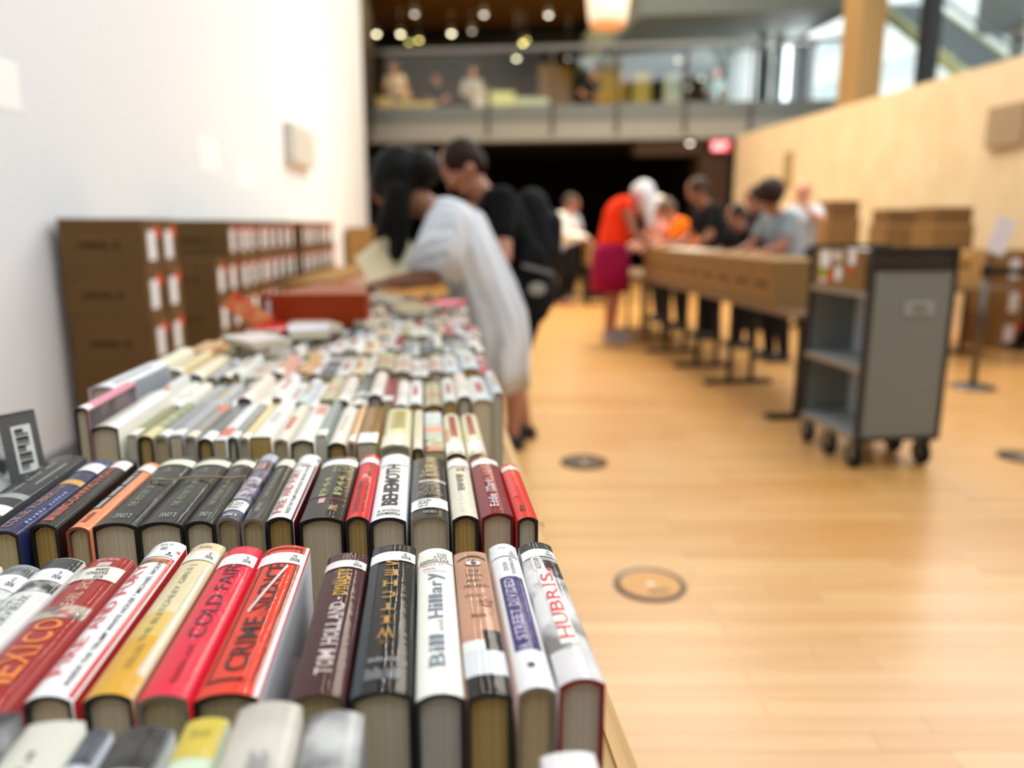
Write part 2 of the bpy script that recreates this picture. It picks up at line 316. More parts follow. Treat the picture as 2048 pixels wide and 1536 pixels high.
# --- second row of the picture, the large sharp books in front (left to right)
A = [
 ((-65, 2, None, 1126), dict(jacket='e9e2cc', design=[('band', .6, .85, photo('bdb9ae', '2c2c2c'))]), 'cream book partly cut off by the left picture edge beside the grey picture-spined book'),
 ((5, 78, None, 1130), dict(jacket=photo('d9d6cf', '3a3a3c', 60), sticker=(.80, .91, S900('D')), design=[('band', .915, .995, photo('8e9092', '55585a', 60))]), 'black-and-white picture spine book at the far left of the front large row'),
 ((90, 168, None, 1116), dict(jacket=glossy('dedcd6'), design=[('band', .90, .995, '3a3d3c'), ('band', .72, .80, photo('e4e2dc', '1b1b1b', 45)), ('text', 'LINDA', '8f8f8c', .50, .66, -.55, -.2, 'n', True), ('text', 'HERVIEUX', '7f7f7c', .44, .68, -.05, .35, 'n', True), ('text', 'AT HOME AND AT WAR', '55524d', .2, .42, .45, .68, 'n')], sticker=(.80, .90, S900('K'))), 'pale grey jacket book with a dark head band left of the brick red MEXICO book'),
 ((176, 268, None, 1114), dict(jacket='9c2b28', board='26191a', design=[('text', 'MEXICO', 'e8823a', .06, .50, -.45, .52, 'n', True, .012), ('text', 'EARL SHORRIS', 'd9a58f', .60, .88, -.22, .25, 'n', True, .012), ('band', .515, .60, photo('b7a795', '5d4a45', 60)), ('patch', .0, .5, .515, .6, photo('c9b3a8', 'b53c34', 120)), ('text', 'NORTON', 'd9b7ab', .965, .985, -.45, .45, 'i', True), ('patch', -.28, .28, .915, .95, 'cfb6ae')], sticker=(.80, .905, [('973', .05, .3, .1, .45, 'i'), ('S559421', .36, .58, -.35, .5, 'i'), ('2004', .64, .86, -.1, .45, 'i')], 'e6ded0')), 'wide brick red book titled MEXICO in orange capitals'),
 ((43, 140, 1392, 1094), dict(jacket='f0eeea', board='2c3038', side='c01022', design=[('patch', .80, .985, .01, .93, 'c30f24'), ('text', 'FIRE AND FURY', 'd8404c', .10, .80, -.78, -.12, 'n', True, .004), ('text', 'INSIDE THE TRUMP WHITE HOUSE * MICHAEL WOLFF', '32323a', .05, .82, .32, .58, 'n', False, .01), ('band', .815, .85, photo('d8813e', '3b2a26', 60)), ('patch', -.2, .2, .925, .95, '9b9b9b'), ('dash', 10, 'a09fa2', .965, .98, -.4, .4, 'i')], sticker=(.86, .91, S900('1'))), 'white book titled FIRE AND FURY with a red side in the front large row'),
 ((163, 262, 1388, 1095), dict(jacket='dccba0', board='20242a', side='b9a88a', design=[('band', 0, .30, 'd6a02c'), ('band', .30, .45, 'd9b660'), ('patch', .62, .98, .1, .8, 'cfc6ab'), ('text', 'THE BLETCHLEY GIRLS |', '7b8464', .26, .80, -.2, .22, 'n'), ('dash', 12, 'b98e3a', .12, .25, -.1, .3, 'n'), ('dash', 6, 'b58c72', .955, .975, -.4, .4, 'i')], sticker=(.84, .925, S900('D'), 'ece5d8')), 'cream and mustard book titled THE BLETCHLEY GIRLS'),
 ((270, 375, 1390, 1100), dict(jacket='e01f3c', board='8f8778', page='tan', design=[('text', 'COLD FAIR', '3b1a26', .30, .83, -.35, .42, 'n', False, .0), ('dash', 17, 'e7808e', .28, .84, -.04, .06, 'n'), ('dash', 10, 'a31429', .06, .26, .0, .3, 'n')], sticker=(.83, .92, S900('R'))), 'bright pinkish red book lettered COLD FAIR in black'),
 ((384, 515, 1387, 1096), dict(jacket='df3a20', board='16171b', page='tan', side='eceff5', design=[('text', 'CRIME', '2a1413', .11, .42, -.42, .35, 'n', False, .014), ('text', 'SILENCE', '2a1413', .47, .825, -.42, .35, 'n', False, .014), ('quad', [(-.48, .47), (-.40, .455), (.42, .80), (.34, .815)], 'e8ddd6', .0011), ('patch', -.80, -.72, .06, .975, '2a1413'), ('patch', .70, .78, .06, .975, '2a1413'), ('patch', -.8, .4, .06, .075, '2a1413'), ('patch', -.8, .78, .965, .975, '2a1413'), ('text', 'and', '5d1b14', .425, .44, .0, .3, 'i'), ('text', 'the', '5d1b14', .445, .46, .0, .3, 'i'), ('patch', .86, .99, .0, 1., 'e3e3e6')], sticker=(.83, .925, S900('H'))), 'orange red book titled CRIME & SILENCE with a thick white fore side'),
 ((574, 690, 1388, 1108), dict(jacket='3d1016', board='6b5b45', page='tan', design=[('patch', -.45, .25, .70, .84, glossy('6a4a3a', .9, 60, '3d1016')), ('text', 'TOM HOLLAND', 'dccac4', .10, .56, -.25, .35, 'n', True, .012), ('text', '.', 'e9ddd2', .58, .60, -.0, .1, 'n'), ('text', 'DYNASTY', 'd9a842', .62, .84, -.25, .35, 'n', True, .012), ('text', '(AB)', 'a3837c', .93, .975, -.2, .3, 'i', True)], sticker=(.855, .92, S900('H'), 'e9e3dc')), 'dark maroon book with DYNASTY in gold letters'),
 ((697, 826, 1383, 1090), dict(jacket='0e0d0e', board='1f242a', design=[('patch', -.99, -.62, 0, 1, '2a333b')]+[('text', ch, 'c08a3c', .285+i*.0865, .33+i*.0865+(.012 if ch == 'W' else 0), -.3, .25, 'i', True, .01) for i, ch in enumerate('WITCHES')]+[('text', 'THE', '9a6f35', .245, .265, -.2, .15, 'i'), ('dash', 11, '8a8c8e', .15, .175, -.55, .5, 'i', True), ('dash', 12, '7b7d80', .06, .12, -.6, .6, 'i', True), ('text', 'LITTLE', '77706a', .955, .965, -.3, .25, 'i')], sticker=(.845, .925, S900('S'))), 'thick black book with widely stacked gold capitals down its spine'),
 ((829, 932, 1387, 1096), dict(jacket='f1eee2', board='2a2f36', page='grey', design=[('text', 'Bill', '6f7a8a', .14, .32, -.42, .3, 'n', True, .012), ('text', 'and', '9a9fa8', .34, .41, -.0, .28, 'n', True), ('text', 'Hillary', '6f7a8a', .43, .77, -.42, .3, 'n', True, .012), ('text', 'William', 'b05a52', .80, .82, -.7, .0, 'i'), ('text', 'H. Chafe', 'b05a52', .835, .855, -.75, .4, 'i'), ('patch', -.6, .6, .785, .788, '88888a')], sticker=(.865, .945, [('973.929092', .05, .28, -.9, .75, 'i'), ('C4331b', .36, .6, -.1, .65, 'i'), ('2012', .68, .92, .1, .65, 'i')], 'efeadb')), 'off-white book with tall slate grey lower-case lettering next to the face-spined book'),
 ((932, 1028, 1388, 1101), dict(jacket=glossy('c08e70', .4, 25, 'a8765c'), board='15202a', page='gold', h=.003, design=[('band', 0, .10, '131313'), ('band', .10, .235, 'd9dadb'), ('patch', -.98, .1, .235, .30, 'e6e4e0'), ('patch', .1, .98, .235, .36, '17181a'), ('ell', .1, .885, .52, .030, '7d5140', .0006), ('ell', .1, .883, .46, .021, 'e3d6cd', .0008), ('ell', .12, .884, .17, .021, '1d110d', .0010), ('ell', .17, .890, .04, .006, 'f4efec', .0012), ('quad', [(-.85, .915), (-.2, .942), (.5, .940), (.9, .918), (.9, .928), (.5, .954), (-.2, .956), (-.85, .925)], '3a2019', .0008), ('ell', .5, .565, .4, .012, '8a4439', .0007), ('ell', .48, .54, .36, .010, 'a25a4c', .0007), ('ell', .75, .70, .12, .02, 'a8745c', .0006), ('text', 'THE', '3a221b', .805, .825, -.3, .35, 'u', False, .01), ('text', 'TRUTH', '3a221b', .765, .785, -.45, .5, 'u', False, .01), ('text', 'ABOUT', '3a221b', .722, .742, -.45, .5, 'u', False, .01), ('text', 'HILLARY', '3a221b', .675, .698, -.6, .65, 'u', False, .01), ('text', 'EDWARD', '6b3f2d', .60, .62, -.6, .5, 'u'), ('dash', 5, '6b3f2d', .45, .475, -.4, .4, 'u')]), 'book with a close-up of a face and eye printed on its spine'),
 ((1034, 1116, 1374, 1084), dict(jacket='eceaea', board='8b8270', page='tan', design=[('patch', -.72, .80, .20, .70, '392a66'), ('text', 'A STREET DIVIDED', 'c3bcd8', .20, .68, -.5, .1, 'n', True, .012), ('text', "STORIES FROM JERUSALEM'S ALLEY OF GOD", '9086b8', .24, .66, .3, .52, 'n'), ('text', 'DION', '3f4150', .75, .82, -.3, .0, 'n', True), ('text', 'NISSENBAUM', '3f4150', .72, .86, .2, .45, 'n', True), ('patch', -.22, .18, .1, .125, '33343a'), ('text', "ST. MARTIN'S", '9b9ba3', .95, .965, -.4, .4, 'i')], sticker=(.875, .935, [('900', .15, .4, .3, .75, 'i'), ('N', .5, .8, .45, .6, 'i')], 'eeecee')), 'white book with a purple title panel reading A STREET DIVIDED'),
 ((1116, 1214, 1358, 1080), dict(jacket=photo('e6e3df', '77736f', 22), board='8e1220', page='grey', design=[('band', .93, .998, photo('15151a', '3c3c3c', 60)), ('band', .0, .17, glossy('dcd7d6', .5, 30, 'c9c2c2')), ('patch', .1, .98, .68, .82, photo('2b2624', '5d5650', 60)), ('patch', -.42, .42, .20, .745, 'eceae2'), ('patch', -.55, -.02, .74, .93, 'eceae2'), ('text', 'HUBRIS', 'cf3038', .23, .70, -.36, .32, 'n', True, .01), ('patch', .12, .4, .72, .75, 'c81f2c'), ('text', 'ALISTAIR HORNE', '2b2b2b', .745, .93, -.42, -.12, 'n', True)], sticker=(.855, .925, [('900', .15, .4, .4, .8, 'i'), ('H', .5, .8, .5, .65, 'i')])), 'book titled HUBRIS in red capitals, last at the aisle end of the front large row'),
]
for q, kw, lb in A:
    if q[2] is None: place_far(q[0], q[1], q[3], ZS, .24, lb, kw)
    else: place_book(q, ZS, lb, kw=kw)

# --- row behind it (left to right)
HJ = [('band', .90, .998, '2a322e'), ('text', 'THE HISTORY OF JAPAN', '8c9a72', .20, .62, -.12, .22, 'n', True), ('text', 'LONG', 'a9ada2', .06, .11, -.25, .45, 'i', True), ('text', '1', 'a3a79b', .76, .78, -.05, .05, 'i'), ('text', '1945', 'a3a79b', .72, .745, -.15, .2, 'i')]
B = [
 ((-110, -22, 1042, 916), dict(jacket='23282a', design=[('patch', .5, .6, .5, .85, '8f948f'), ('band', .3, .36, '9aa09c'), ('dash', 19, '8e8a78', .35, .85, -.2, .1, 'n')], sticker=(.1, .2, None)), 'dark green-black book leaning left of the navy book in the second row'),
 ((-30, 34, 1062, 925), dict(jacket='23294f', page='tan', design=[('band', .80, .99, '3c4064'), ('text', 'COKIE ROBERTS', 'a87a72', .04, .56, -.45, .2, 'n', True), ('dash', 13, '7b86bd', .10, .5, .6, .8, 'n', True), ('band', .60, .66, 'd5a046')], sticker=(.80, .92, None)), 'navy blue book with a thin gold band and tan capitals'),
 ((58, 112, 1048, 922), dict(jacket='15151a', page='gold', side='101014', design=[('text', 'CONVICTION', 'd8663e', .22, .80, -.4, .3, 'n', False, .01), ('patch', -.5, .4, .04, .22, photo('b5563c', '2a1a16', 60))], sticker=(.82, .94, None)), 'black book with ragged orange capitals along the spine'),
 ((130, 178, 1054, 930), dict(jacket='e08a5c', board='8c4a3c', page='tan', hard=True, design=[('patch', -.9, .25, .24, .86, '20242a'), ('dash', 22, 'c9c9c4', .25, .8, -.55, .0, 'n'), ('dash', 6, 'a8452e', .06, .19, -.2, .3, 'n', True)], sticker=(.84, .95, None, 'eee3d6')), 'slim orange book with a black title strip left of the banded set'),
 ((181, 271, 1046, 917), dict(jacket=glossy('121816', .3, 90, '2b3330'), board='0e1010', design=HJ, sticker=(.84, .93, None, 'e6e2c8')), 'leftmost of the three green-black volumes held by a rubber band'),
 ((273, 363, 1044, 917), dict(jacket=glossy('121816', .3, 90, '2b3330'), board='0e1010', design=HJ, sticker=(.84, .93, None, 'e6e2c8')), 'middle of the three green-black volumes held by a rubber band'),
 ((366, 427, 1042, 917), dict(jacket=glossy('121816', .3, 90, '2b3330'), board='0e1010', design=HJ, sticker=(.84, .93, None, 'e6e2c8')), 'rightmost and thinnest of the green-black volumes held by a rubber band'),
 ((430, 478, 1036, 911), dict(jacket=photo('6e6a7c', '1e1c22', 50), board='8d7f74', page='tan', design=[('band', .88, .998, 'aab0be'), ('patch', -.8, .8, .26, .58, photo('c9bcc6', '4a4550', 70)), ('dash', 14, 'd8b0a8', .72, .84, -.5, .5, 'i'), ('dash', 8, 'c9ccd2', .03, .06, -.6, .6, 'i')], sticker=(.10, .22, [('973.49', .65, .85, -.7, .6, 'i'), ('H3912M', .4, .6, -.7, .6, 'i'), ('2003', .12, .32, -.4, .5, 'i')])), 'purple grey picture-spined book beside the banded volumes'),
 ((480, 529, 1038, 918), dict(jacket='282d29', board='8a8474', page='tan', design=[('text', 'Chester Alan Arthur and the North', '8a9a78', .3, .78, -.2, .15, 'n', True), ('text', 'REEVES', 'a5aa9a', .1, .22, -.2, .15, 'n', True)], sticker=(.84, .96, None, 'e2dcc8')), 'slim dark green book left of the white FIRE AND FURY copy of the second row'),
 ((531, 586, 1034, 911), dict(jacket='f2efe9', board='141820', page='gold', side='6f101e', design=[('text', 'FIRE AND FURY', 'c94c4c', .06, .72, -.75, -.05, 'n', True, .004), ('text', 'INSIDE THE TRUMP WHITE HOUSE * MICHAEL WOLFF', '32323a', .05, .76, .25, .55, 'n', False, .01), ('patch', -.3, .7, .77, .79, '5c2c26'), ('patch', .85, .98, 0, .95, '7a1220')], sticker=(.82, .9, None)), 'white FIRE AND FURY book in the second row, left of the black 1944 book'),
 ((597, 686, 1035, 914), dict(jacket='17191a', board='0d0f12', page='cream', design=[('patch', -.98, .0, .3, .82, '26302c'), ('text', '1944', '9c9a5c', .30, .60, -.5, -.15, 'n', True, .012), ('text', '1944', '9c9a5c', .32, .62, .2, .6, 'n', True, .012), ('text', 'FDR', '8f8d66', .70, .84, -.2, .5, 'n', True), ('patch', -.4, -.1, .2, .27, 'd9a49a'), ('patch', .2, .6, .09, .17, photo('caa070', '3b2a20', 60)), ('patch', .0, .85, .25, .26, '9c3a34')], sticker=(.83, .93, None)), 'thick black book titled 1944 in dull gold numerals'),
 ((689, 738, 1033, 910), dict(jacket='d8222a', board='1b1f28', page='gold', side='5b4a86', design=[('text', 'CAUSE BUN NO NEBRO', '5b1018', .06, .52, -.55, .0, 'n', False, .01), ('dash', 21, '7b1820', .08, .52, .25, .5, 'n'), ('dash', 13, '7b1820', .60, .84, .1, .55, 'n', False, .01), ('text', '*', 'f2eeee', .54, .62, -.35, .25, 'u', False, .08)], sticker=(.84, .93, None)), 'bright red book with a white star between its titles'),
 ((739, 813, 1035, 909), dict(jacket='f3f1ee', board='1d1d24', page='cream', design=[('text', 'BEHEMOTH', '141414', .16, .80, -.5, .48, 'n', False, .03), ('text', 'JOSHUA B', '2c2c2c', .08, .11, -.65, .65, 'i', False, .02), ('text', 'FREEMAN', '2c2c2c', .035, .065, -.65, .65, 'i', False, .02), ('text', 'NORTON', '8f8f90', .92, .94, -.3, .3, 'i')], sticker=(.80, .88, [('331', .4, .7, .3, .7, 'i')], 'f1efed')), 'white book titled BEHEMOTH in heavy black capitals'),
 ((820, 899, 1030, 914), dict(jacket='181817', board='9a9484', page='cream', design=[('patch', -.98, -.6, .2, 1, '4a5052'), ('band', .52, .56, 'b9b6ad'), ('text', 'NATHANIEL', '9b8a5c', .87, .90, -.7, .7, 'u', True), ('text', 'THE', 'c7bd84', .77, .82, -.3, .3, 'u', False, .02), ('text', 'LAST', 'c7bd84', .69, .74, -.4, .4, 'u', False, .02), ('text', 'STAND', 'c7bd84', .61, .66, -.55, .6, 'u', False, .02), ('text', 'CUSTER,', 'a8a598', .46, .49, -.35, .4, 'u', True), ('text', 'SITTING BULL,', 'a8a598', .42, .45, -.55, .6, 'u', True), ('text', 'AND THE', 'a8a598', .38, .41, -.3, .3, 'u', True), ('text', 'BATTLE OF THE', 'a8a598', .34, .37, -.6, .65, 'u', True), ('text', 'LITTLE BIGHORN', 'a8a598', .30, .33, -.7, .75, 'u', True), ('text', 'VIKING', 'b9b9b2', .03, .06, -.35, .35, 'i', True)], sticker=(.10, .24, [('973.82', .65, .85, -.6, .1, 'u'), ('P545L', .4, .6, -.6, .0, 'u'), ('2010', .12, .32, -.6, -.1, 'u')])), 'black book titled THE LAST STAND in gold, between two pale books'),
 ((903, 958, 1031, 916), dict(jacket='e0d9c2', board='161a1e', page='gold', design=[('text', 'LOUIS UCHITELLE', 'f4f1e6', .06, .36, -.35, .1, 'n', False, .02), ('text', 'THE WAY WE WERE', '2b2620', .38, .68, -.3, .35, 'n', False, .02), ('patch', -.2, .5, .74, .80, photo('8a5a44', '5c2f20', 80)), ('band', .82, .84, 'cdb89a')], sticker=(.84, .95, None)), 'narrow cream book with a small brown picture, right of the black LAST STAND book'),
 ((962, 1029, 1026, 911), dict(jacket='7c1a2a', board='6b1222', page='cream', design=[('patch', -.35, .35, .5, .84, '8f1e30'), ('text', 'Eddie Izzard', 'e6cfd2', .10, .52, -.35, .2, 'n', True, .012), ('text', 'Believe me', 'd8a8b0', .62, .82, -.1, .3, 'n', True)], sticker=(.83, .93, None)), 'maroon book with pale mixed-case lettering near the aisle end of the second row'),
 ((1033, 1078, 1034, 926), dict(jacket='dd2a1c', board='1b1b1f', page='grey', design=[('patch', -.8, -.1, .35, .9, 'e8404e'), ('patch', .1, .14, .1, .85, '30120e'), ('dash', 3, '6b1410', .1, .2, -.5, .0, 'n')], sticker=(.86, .94, None, 'f0e4d8')), 'narrow orange red book, last at the aisle end of the second row'),
]
for q, kw, lb in B: place_book(q, ZS, lb, kw=kw)

# rubber band round the three volumes
mb = MB(); pa = at(300, 961, Z=ZS+.002); pb2 = at(482, 964, Z=ZS+.002)
pts = []
for i in range(25):
    t = i/24; pts.append(Vector((pa.x+(pb2.x-pa.x)*t, pa.y-.004*math.sin(t*9)+.002, ZS+.0028+.0006*math.sin(t*20))))
pts = [Vector((pa.x-.0015, pa.y, ZT+.05))]+pts+[Vector((pb2.x+.0015, pb2.y, ZT+.05))]
for p, q in zip(pts, pts[1:]): mb.cap(p, .0011, q, .0011, mat('a9906a', .6), 6)
tag(mb.build('rubber_band'), 'tan rubber band stretched round three green-black volumes', 'rubber band')

# book standing half open with its picture cover and barcode towards the aisle (far left)
t = empty('book', (0, 0, 0)); mb = MB()
a0 = at(-30, 985, Y=.99); b0 = at(95, 940, Y=1.0); ux = Vector((.13, .17, 0)).normalized(); wz = Vector((-.16, .05, 1)).normalized()
X_ = ux; Z_ = wz; Y_ = Z_.cross(X_).normalized(); Z_ = X_.cross(Y_)
M = Matrix(((X_.x, Y_.x, Z_.x), (X_.y, Y_.y, Z_.y), (X_.z, Y_.z, Z_.z)))
mb.box(0, .235, -.003, .0, 0, .21, mat('55585c', .4, 0, .6)); mb.box(0, .235, .022, .025, 0, .21, mat('2b2e30', .4, 0, .6)); mb.box(0, .235, -.003, .025, .207, .211, mat('4a4e52', .4, 0, .8))
mb.box(.010, .185, -.0036, -.003, .03, .198, photo('dcdcdc', '1d1d1d', 26)); mb.box(.199, .225, -.0036, -.003, .125, .192, mat('efefef', .5))
for i in range(16): mb.box(.203, .214+.006*(i % 7 > 1), -.0042, -.0036, .129+i*.0038, .1305+i*.0038+.0008*(i % 3), mat('1c1c1c', .6))
mb.build('cover', t); mb = MB(); mb.box(.004, .230, .0005, .0215, .004, .205, PAGE['cream']); mb.build('page_block', t)
t.rotation_euler = M.to_euler(); bx = at(108, 960, Y=1.12)
t.location = bx - M @ Vector((.235, 0, 0)); t.location.z = ZT+.009
tag(t, 'black-and-white photo covered book with a barcode panel, leaning at the left picture edge', 'book')

# --- nearest row at the bottom edge, lower and out of focus
C = [
 ((-90, -10, 1640, 1425), .912, dict(jacket=photo('3b3a3c', '8d8a88', 40), hard=False), 'dark mottled paperback at the bottom left corner of the picture'),
 ((-60, 64, 1690, 1442), .912, dict(jacket='d6d1c2', hard=False, h=.002, design=[('dash', 16, '5b5b60', .55, .88, -.1, .12, 'n')]), 'cream paperback with one thin dark title line in the nearest row'),
 ((70, 146, 1690, 1458), .906, dict(jacket='d3d5da', hard=True, design=[('band', .86, .998, photo('2e3136', '5c6066', 40))]), 'pale grey book with a blue-black head in the nearest row'),
 ((150, 285, 1690, 1452), .908, dict(jacket='c6c3c0', hard=True, design=[('band', .83, .998, photo('26272a', '4c4743', 40)), ('dash', 5, '8d8b8c', .6, .78, -.2, .2, 'n')]), 'wide grey white book with a black head band in the nearest row'),
 ((312, 414, 1690, 1435), .915, dict(jacket='cfdcc0', hard=True, h=.003, design=[('band', .84, .998, 'd0b848'), ('dash', 5, 'a5942e', .92, .95, -.5, .5, 'i')]), 'pale green book with a yellow head in the nearest row'),
 ((416, 576, 1690, 1402), .925, dict(jacket=photo('cdc5b8', 'b9afa2', 20), hard=True, design=[('dash', 9, 'c0574c', .35, .62, -.3, .2, 'n', True), ('dash', 5, '8e8c8c', .7, .8, -.1, .5, 'u')]), 'tall cream book with faded red lettering in the nearest row'),
 ((590, 736, 1690, 1420), .918, dict(jacket=photo('c6c4c0', '6b6b6b', 18), hard=True, design=[('patch', -.4, .98, .35, .72, 'e6e5e2')], side='8d93a0'), 'grey and white mottled book right of the tall cream book in the nearest row'),
 ((1096, 1222, 1760, 1502), .905, dict(jacket='e6e0dc', hard=True, h=.003, design=[('dash', 3, 'c4504e', .62, .88, -.35, .3, 'n', True)]), 'white book with red capitals at the bottom edge near the table corner'),
]
CFAR = dict(zip(range(8), [(-20, 44, 1425), (52, 172, 1442), (168, 226, 1458), (228, 350, 1452), (372, 460, 1435), (474, 606, 1402), (612, 730, 1420), (1078, 1190, 1503)]))
for i, (q, z, kw, lb) in enumerate(C):
    xl, xr, yf = CFAR[i]; yy = .452 if i < 7 else .425
    a, b2 = at(xl, yf, Y=yy), at(xr, yf, Y=yy); z = (a.z+b2.z)/2
    r = make_book(b2.x-a.x-.0012, .235, z-ZT, **kw); r.location = ((a.x+b2.x)/2, yy-.235, ZT); tag(r, lb, 'book')
r = make_book(.022, .19, .012, 'c0703c', hard=False); r.location = (.1525, .235, ZT); tag(r, 'thin orange brown booklet lying at the table corner at the bottom edge', 'booklet')

# ------------------------------------------------------------------ the rows further back
ORD = ['first', 'second', 'third', 'fourth', 'fifth', 'sixth', 'seventh', 'eighth', 'ninth', 'tenth', 'eleventh', 'twelfth']
def nth(i): return ORD[i] if i < 12 else ['thirteenth', 'fourteenth', 'fifteenth', 'sixteenth', 'seventeenth', 'eighteenth', 'nineteenth', 'twentieth', 'twenty-first', 'twenty-second', 'twenty-third', 'twenty-fourth', 'twenty-fifth', 'twenty-sixth', 'twenty-seventh', 'twenty-eighth', 'twenty-ninth', 'thirtieth'][i-12]
# third row: (left px, right px, near y, far y, jacket, colour name, design)
wl = lambda a=.02, b=.16, cl='f2f0ea': (a, b, None, cl)
D = [
 (178, 235, 852, 800, 'ded5c6', 'large ivory', [('patch', .1, .98, 0, 1, 'e9e7e4')], None),
 (252, 272, 872, 808, '8b8d62', 'thin olive', [('band', .05, .2, 'e0dcae')], wl()),
 (274, 304, 872, 806, photo('8a9270', 'b9b48a', 40), 'sage green', [('band', .0, .25, 'd8cb94')], None),
 (306, 336, 872, 806, '8d9298', 'blue grey', [], wl()),
 (338, 364, 872, 806, 'a6a7a8', 'light grey', [], wl()),
 (366, 392, 873, 807, '9a978c', 'stone grey', [('band', .7, .9, 'd9705c')], wl(0, .14, 'e9dfc4')),
 (394, 424, 878, 809, '6c7074', 'dark grey', [], wl(0, .2)),
 (426, 452, 880, 812, 'dfe0de', 'silvery white', [('band', .1, .3, 'd8694e')], None),
 (454, 474, 876, 808, '878d8c', 'thin grey', [], wl()),
 (476, 498, 876, 805, 'd9c68c', 'thin straw yellow', [], wl(0, .12)),
 (500, 542, 874, 802, 'ebe7da', 'cream white', [('patch', -.4, .4, .4, .7, 'c9c6c0')], None),
 (545, 576, 878, 803, 'e2d6c4', 'ivory', [('patch', -.4, .5, .25, .6, 'c65a56')], None),
 (580, 628, 880, 800, 'e6e4da', 'wide off-white', [('patch', -.2, .7, .7, .95, 'd98a84')], None),
 (632, 652, 872, 806, '8e9693', 'thin grey green', [], wl()),
 (654, 692, 885, 813, 'e5e0d0', 'pale cream', [('patch', -.2, .3, .3, .7, 'c0c4a6')], None),
 (694, 711, 884, 815, 'dc9a5a', 'thin orange tan', [('patch', .3, .9, 0, 1, 'ecd2a8')], wl()),
 (713, 754, 886, 818, '8a6434', 'brown', [('patch', -.2, .1, .4, .7, 'a9793f')], wl(0, .24)),
 (760, 820, 890, 826, 'e2dcae', 'thick pale yellow', [('patch', -.55, .55, .42, .92, 'b4a266')], wl(0, .26, 'ece6cc')),
 (825, 846, 896, 838, 'eadfc6', 'thin ivory', [('patch', -.2, .3, .2, .9, 'dcc39a')], None),
 (849, 890, 902, 838, 'cfe0d8', 'multicoloured striped', [('band', .0, .1, '8c1d22'), ('band', .1, .28, photo('b9bdb0', '4a4c44', 90)), ('band', .28, .42, '9db8ab'), ('band', .42, .58, 'e59a86'), ('band', .58, .68, photo('dcd9ce', '7d8a84', 90)), ('band', .8, .98, 'e4e2da')], None),
 (893, 932, 906, 852, 'e6d9b4', 'cream and maroon', [('patch', -.35, .45, .38, .92, '9a3b3a'), ('patch', -.98, -.6, .2, .6, 'd98555')], wl(.04, .28)),
 (936, 975, 906, 850, 'e8dfb8', 'pale yellow and maroon', [('patch', -.45, .3, .42, .95, '9a3b3a')], wl(.04, .28)),
]
for i, (a, b, yn, yf, jk, cn, ds, st) in enumerate(D):
    place_book((a, b, yn, yf), ZS-.004 if i else .945, '%s book, %s from the left in the third row' % (cn, nth(i+1)), kw=dict(jacket=jk, board=['1d1f22', 'b9b2a2'][i % 2], page=['cream', 'tan', 'gold', 'grey'][(i*7) % 4], hard=i % 3 != 1, design=ds, sticker=st, simple=True), ylen=.232 if i else .25)
# tall book with a pink top edge at the left end of the third row, turned so that its picture side shows
place_book((146, 175, 815, 765), .975, 'tall dark picture book with a pink spine at the left end of the third row', kw=dict(jacket='d98a9a', board='2a2628', page='cream', design=[('band', .0, .12, 'f2e8ea')], side=photo('6d5a60', '241f22', 18), simple=True))

PAL = [('e9e4d6', 'cream'), ('efeeea', 'white'), ('dad8d2', 'pale grey'), ('a9adae', 'mid grey'), ('8b9394', 'slate grey'), ('e4d4b0', 'straw'), ('e8d8c8', 'pale peach'),
       ('cfd6dc', 'ice blue'), ('b9b08e', 'khaki'), ('8c2f36', 'maroon'), ('c8454e', 'red'), ('d9a46a', 'tan'), ('6e7a78', 'dark sage'), ('dfe2da', 'misty white'), ('c9bfae', 'putty'), ('e0a592', 'salmon'), ('4d5560', 'slate blue')]
PW = [9, 10, 7, 4, 3, 4, 5, 4, 3, 1.6, 1.6, 1.5, 2, 6, 5, 1.2, 1.2]
protos = []
def quick_book(T, L, W, i):
    """one of twelve built shapes, copied with its parts and given its own jacket"""
    k = min(len(TT)-1, max(0, int((T-.016)/.006)))
    src = TT[k]; r = copy_tree(src); r.scale = (T/src['t'], L/.23, W/.16)
    return r
TT = []; used = {}
def variant(k, ci):
    key = (k, ci)
    if key not in used:
        t = .018+.007*k
        st = wl(0, .2) if ci % 3 == 0 else (wl(.78, .93) if ci % 3 == 1 else None)
        ds = [('patch', -.35, .35, .3, .7, ['c9c3b4', 'b85a58', '6b7076', 'b9a87a'][ci % 4])] if ci % 2 else [('band', .35, .5, ['d8d4c8', '98a09c', 'c88a6e'][ci % 3])]
        r = make_book(t, .23, .16, PAL[ci][0], board=['24262a', 'b5ad9c', '5a3a34'][ci % 3], page=['cream', 'tan', 'gold', 'grey'][(ci+k) % 4], hard=(ci+k) % 3 != 0, design=ds, sticker=st, simple=True)
        r['t'] = t; used[key] = r; return r, True
    return copy_tree(used[key]), False
def row(ri, y0, x0, x1, jit=.012, hgt=.165, force=None):
    x = x0; i = 0; items = []
    while x < x1-.014:
        ci = rnd.choices(range(len(PAL)), PW)[0]; k = rnd.choices([0, 1, 2, 3], [4, 5, 3, 1.2])[0]
        t = .018+.007*k
        if x+t > x1+.003: k = 0; t = .018
        if x+t > x1+.006: break
        items.append((x+t/2, k, ci, t)); x += t+.0016+(.004 if rnd.random() < .15 else 0)
    n = len(items)
    for i, (xc, k, ci, t) in enumerate(items):
        r, _ = variant(k, ci); L = rnd.uniform(.205, .245); W = hgt+rnd.uniform(-.014, .008)
        r.scale = (1, L/.23, W/.16); r.location = (xc, y0+rnd.uniform(0, jit), ZT)
        if 't' in r: del r['t']
        j = n-i
        where = '%s from the aisle edge' % nth(j-1) if j > 1 else 'nearest the aisle edge'
        tag(r, '%s spine book in the %s row from the camera, %s' % (PAL[ci][1], ORD[ri-1], where), 'book', 'books in rows on the long table')
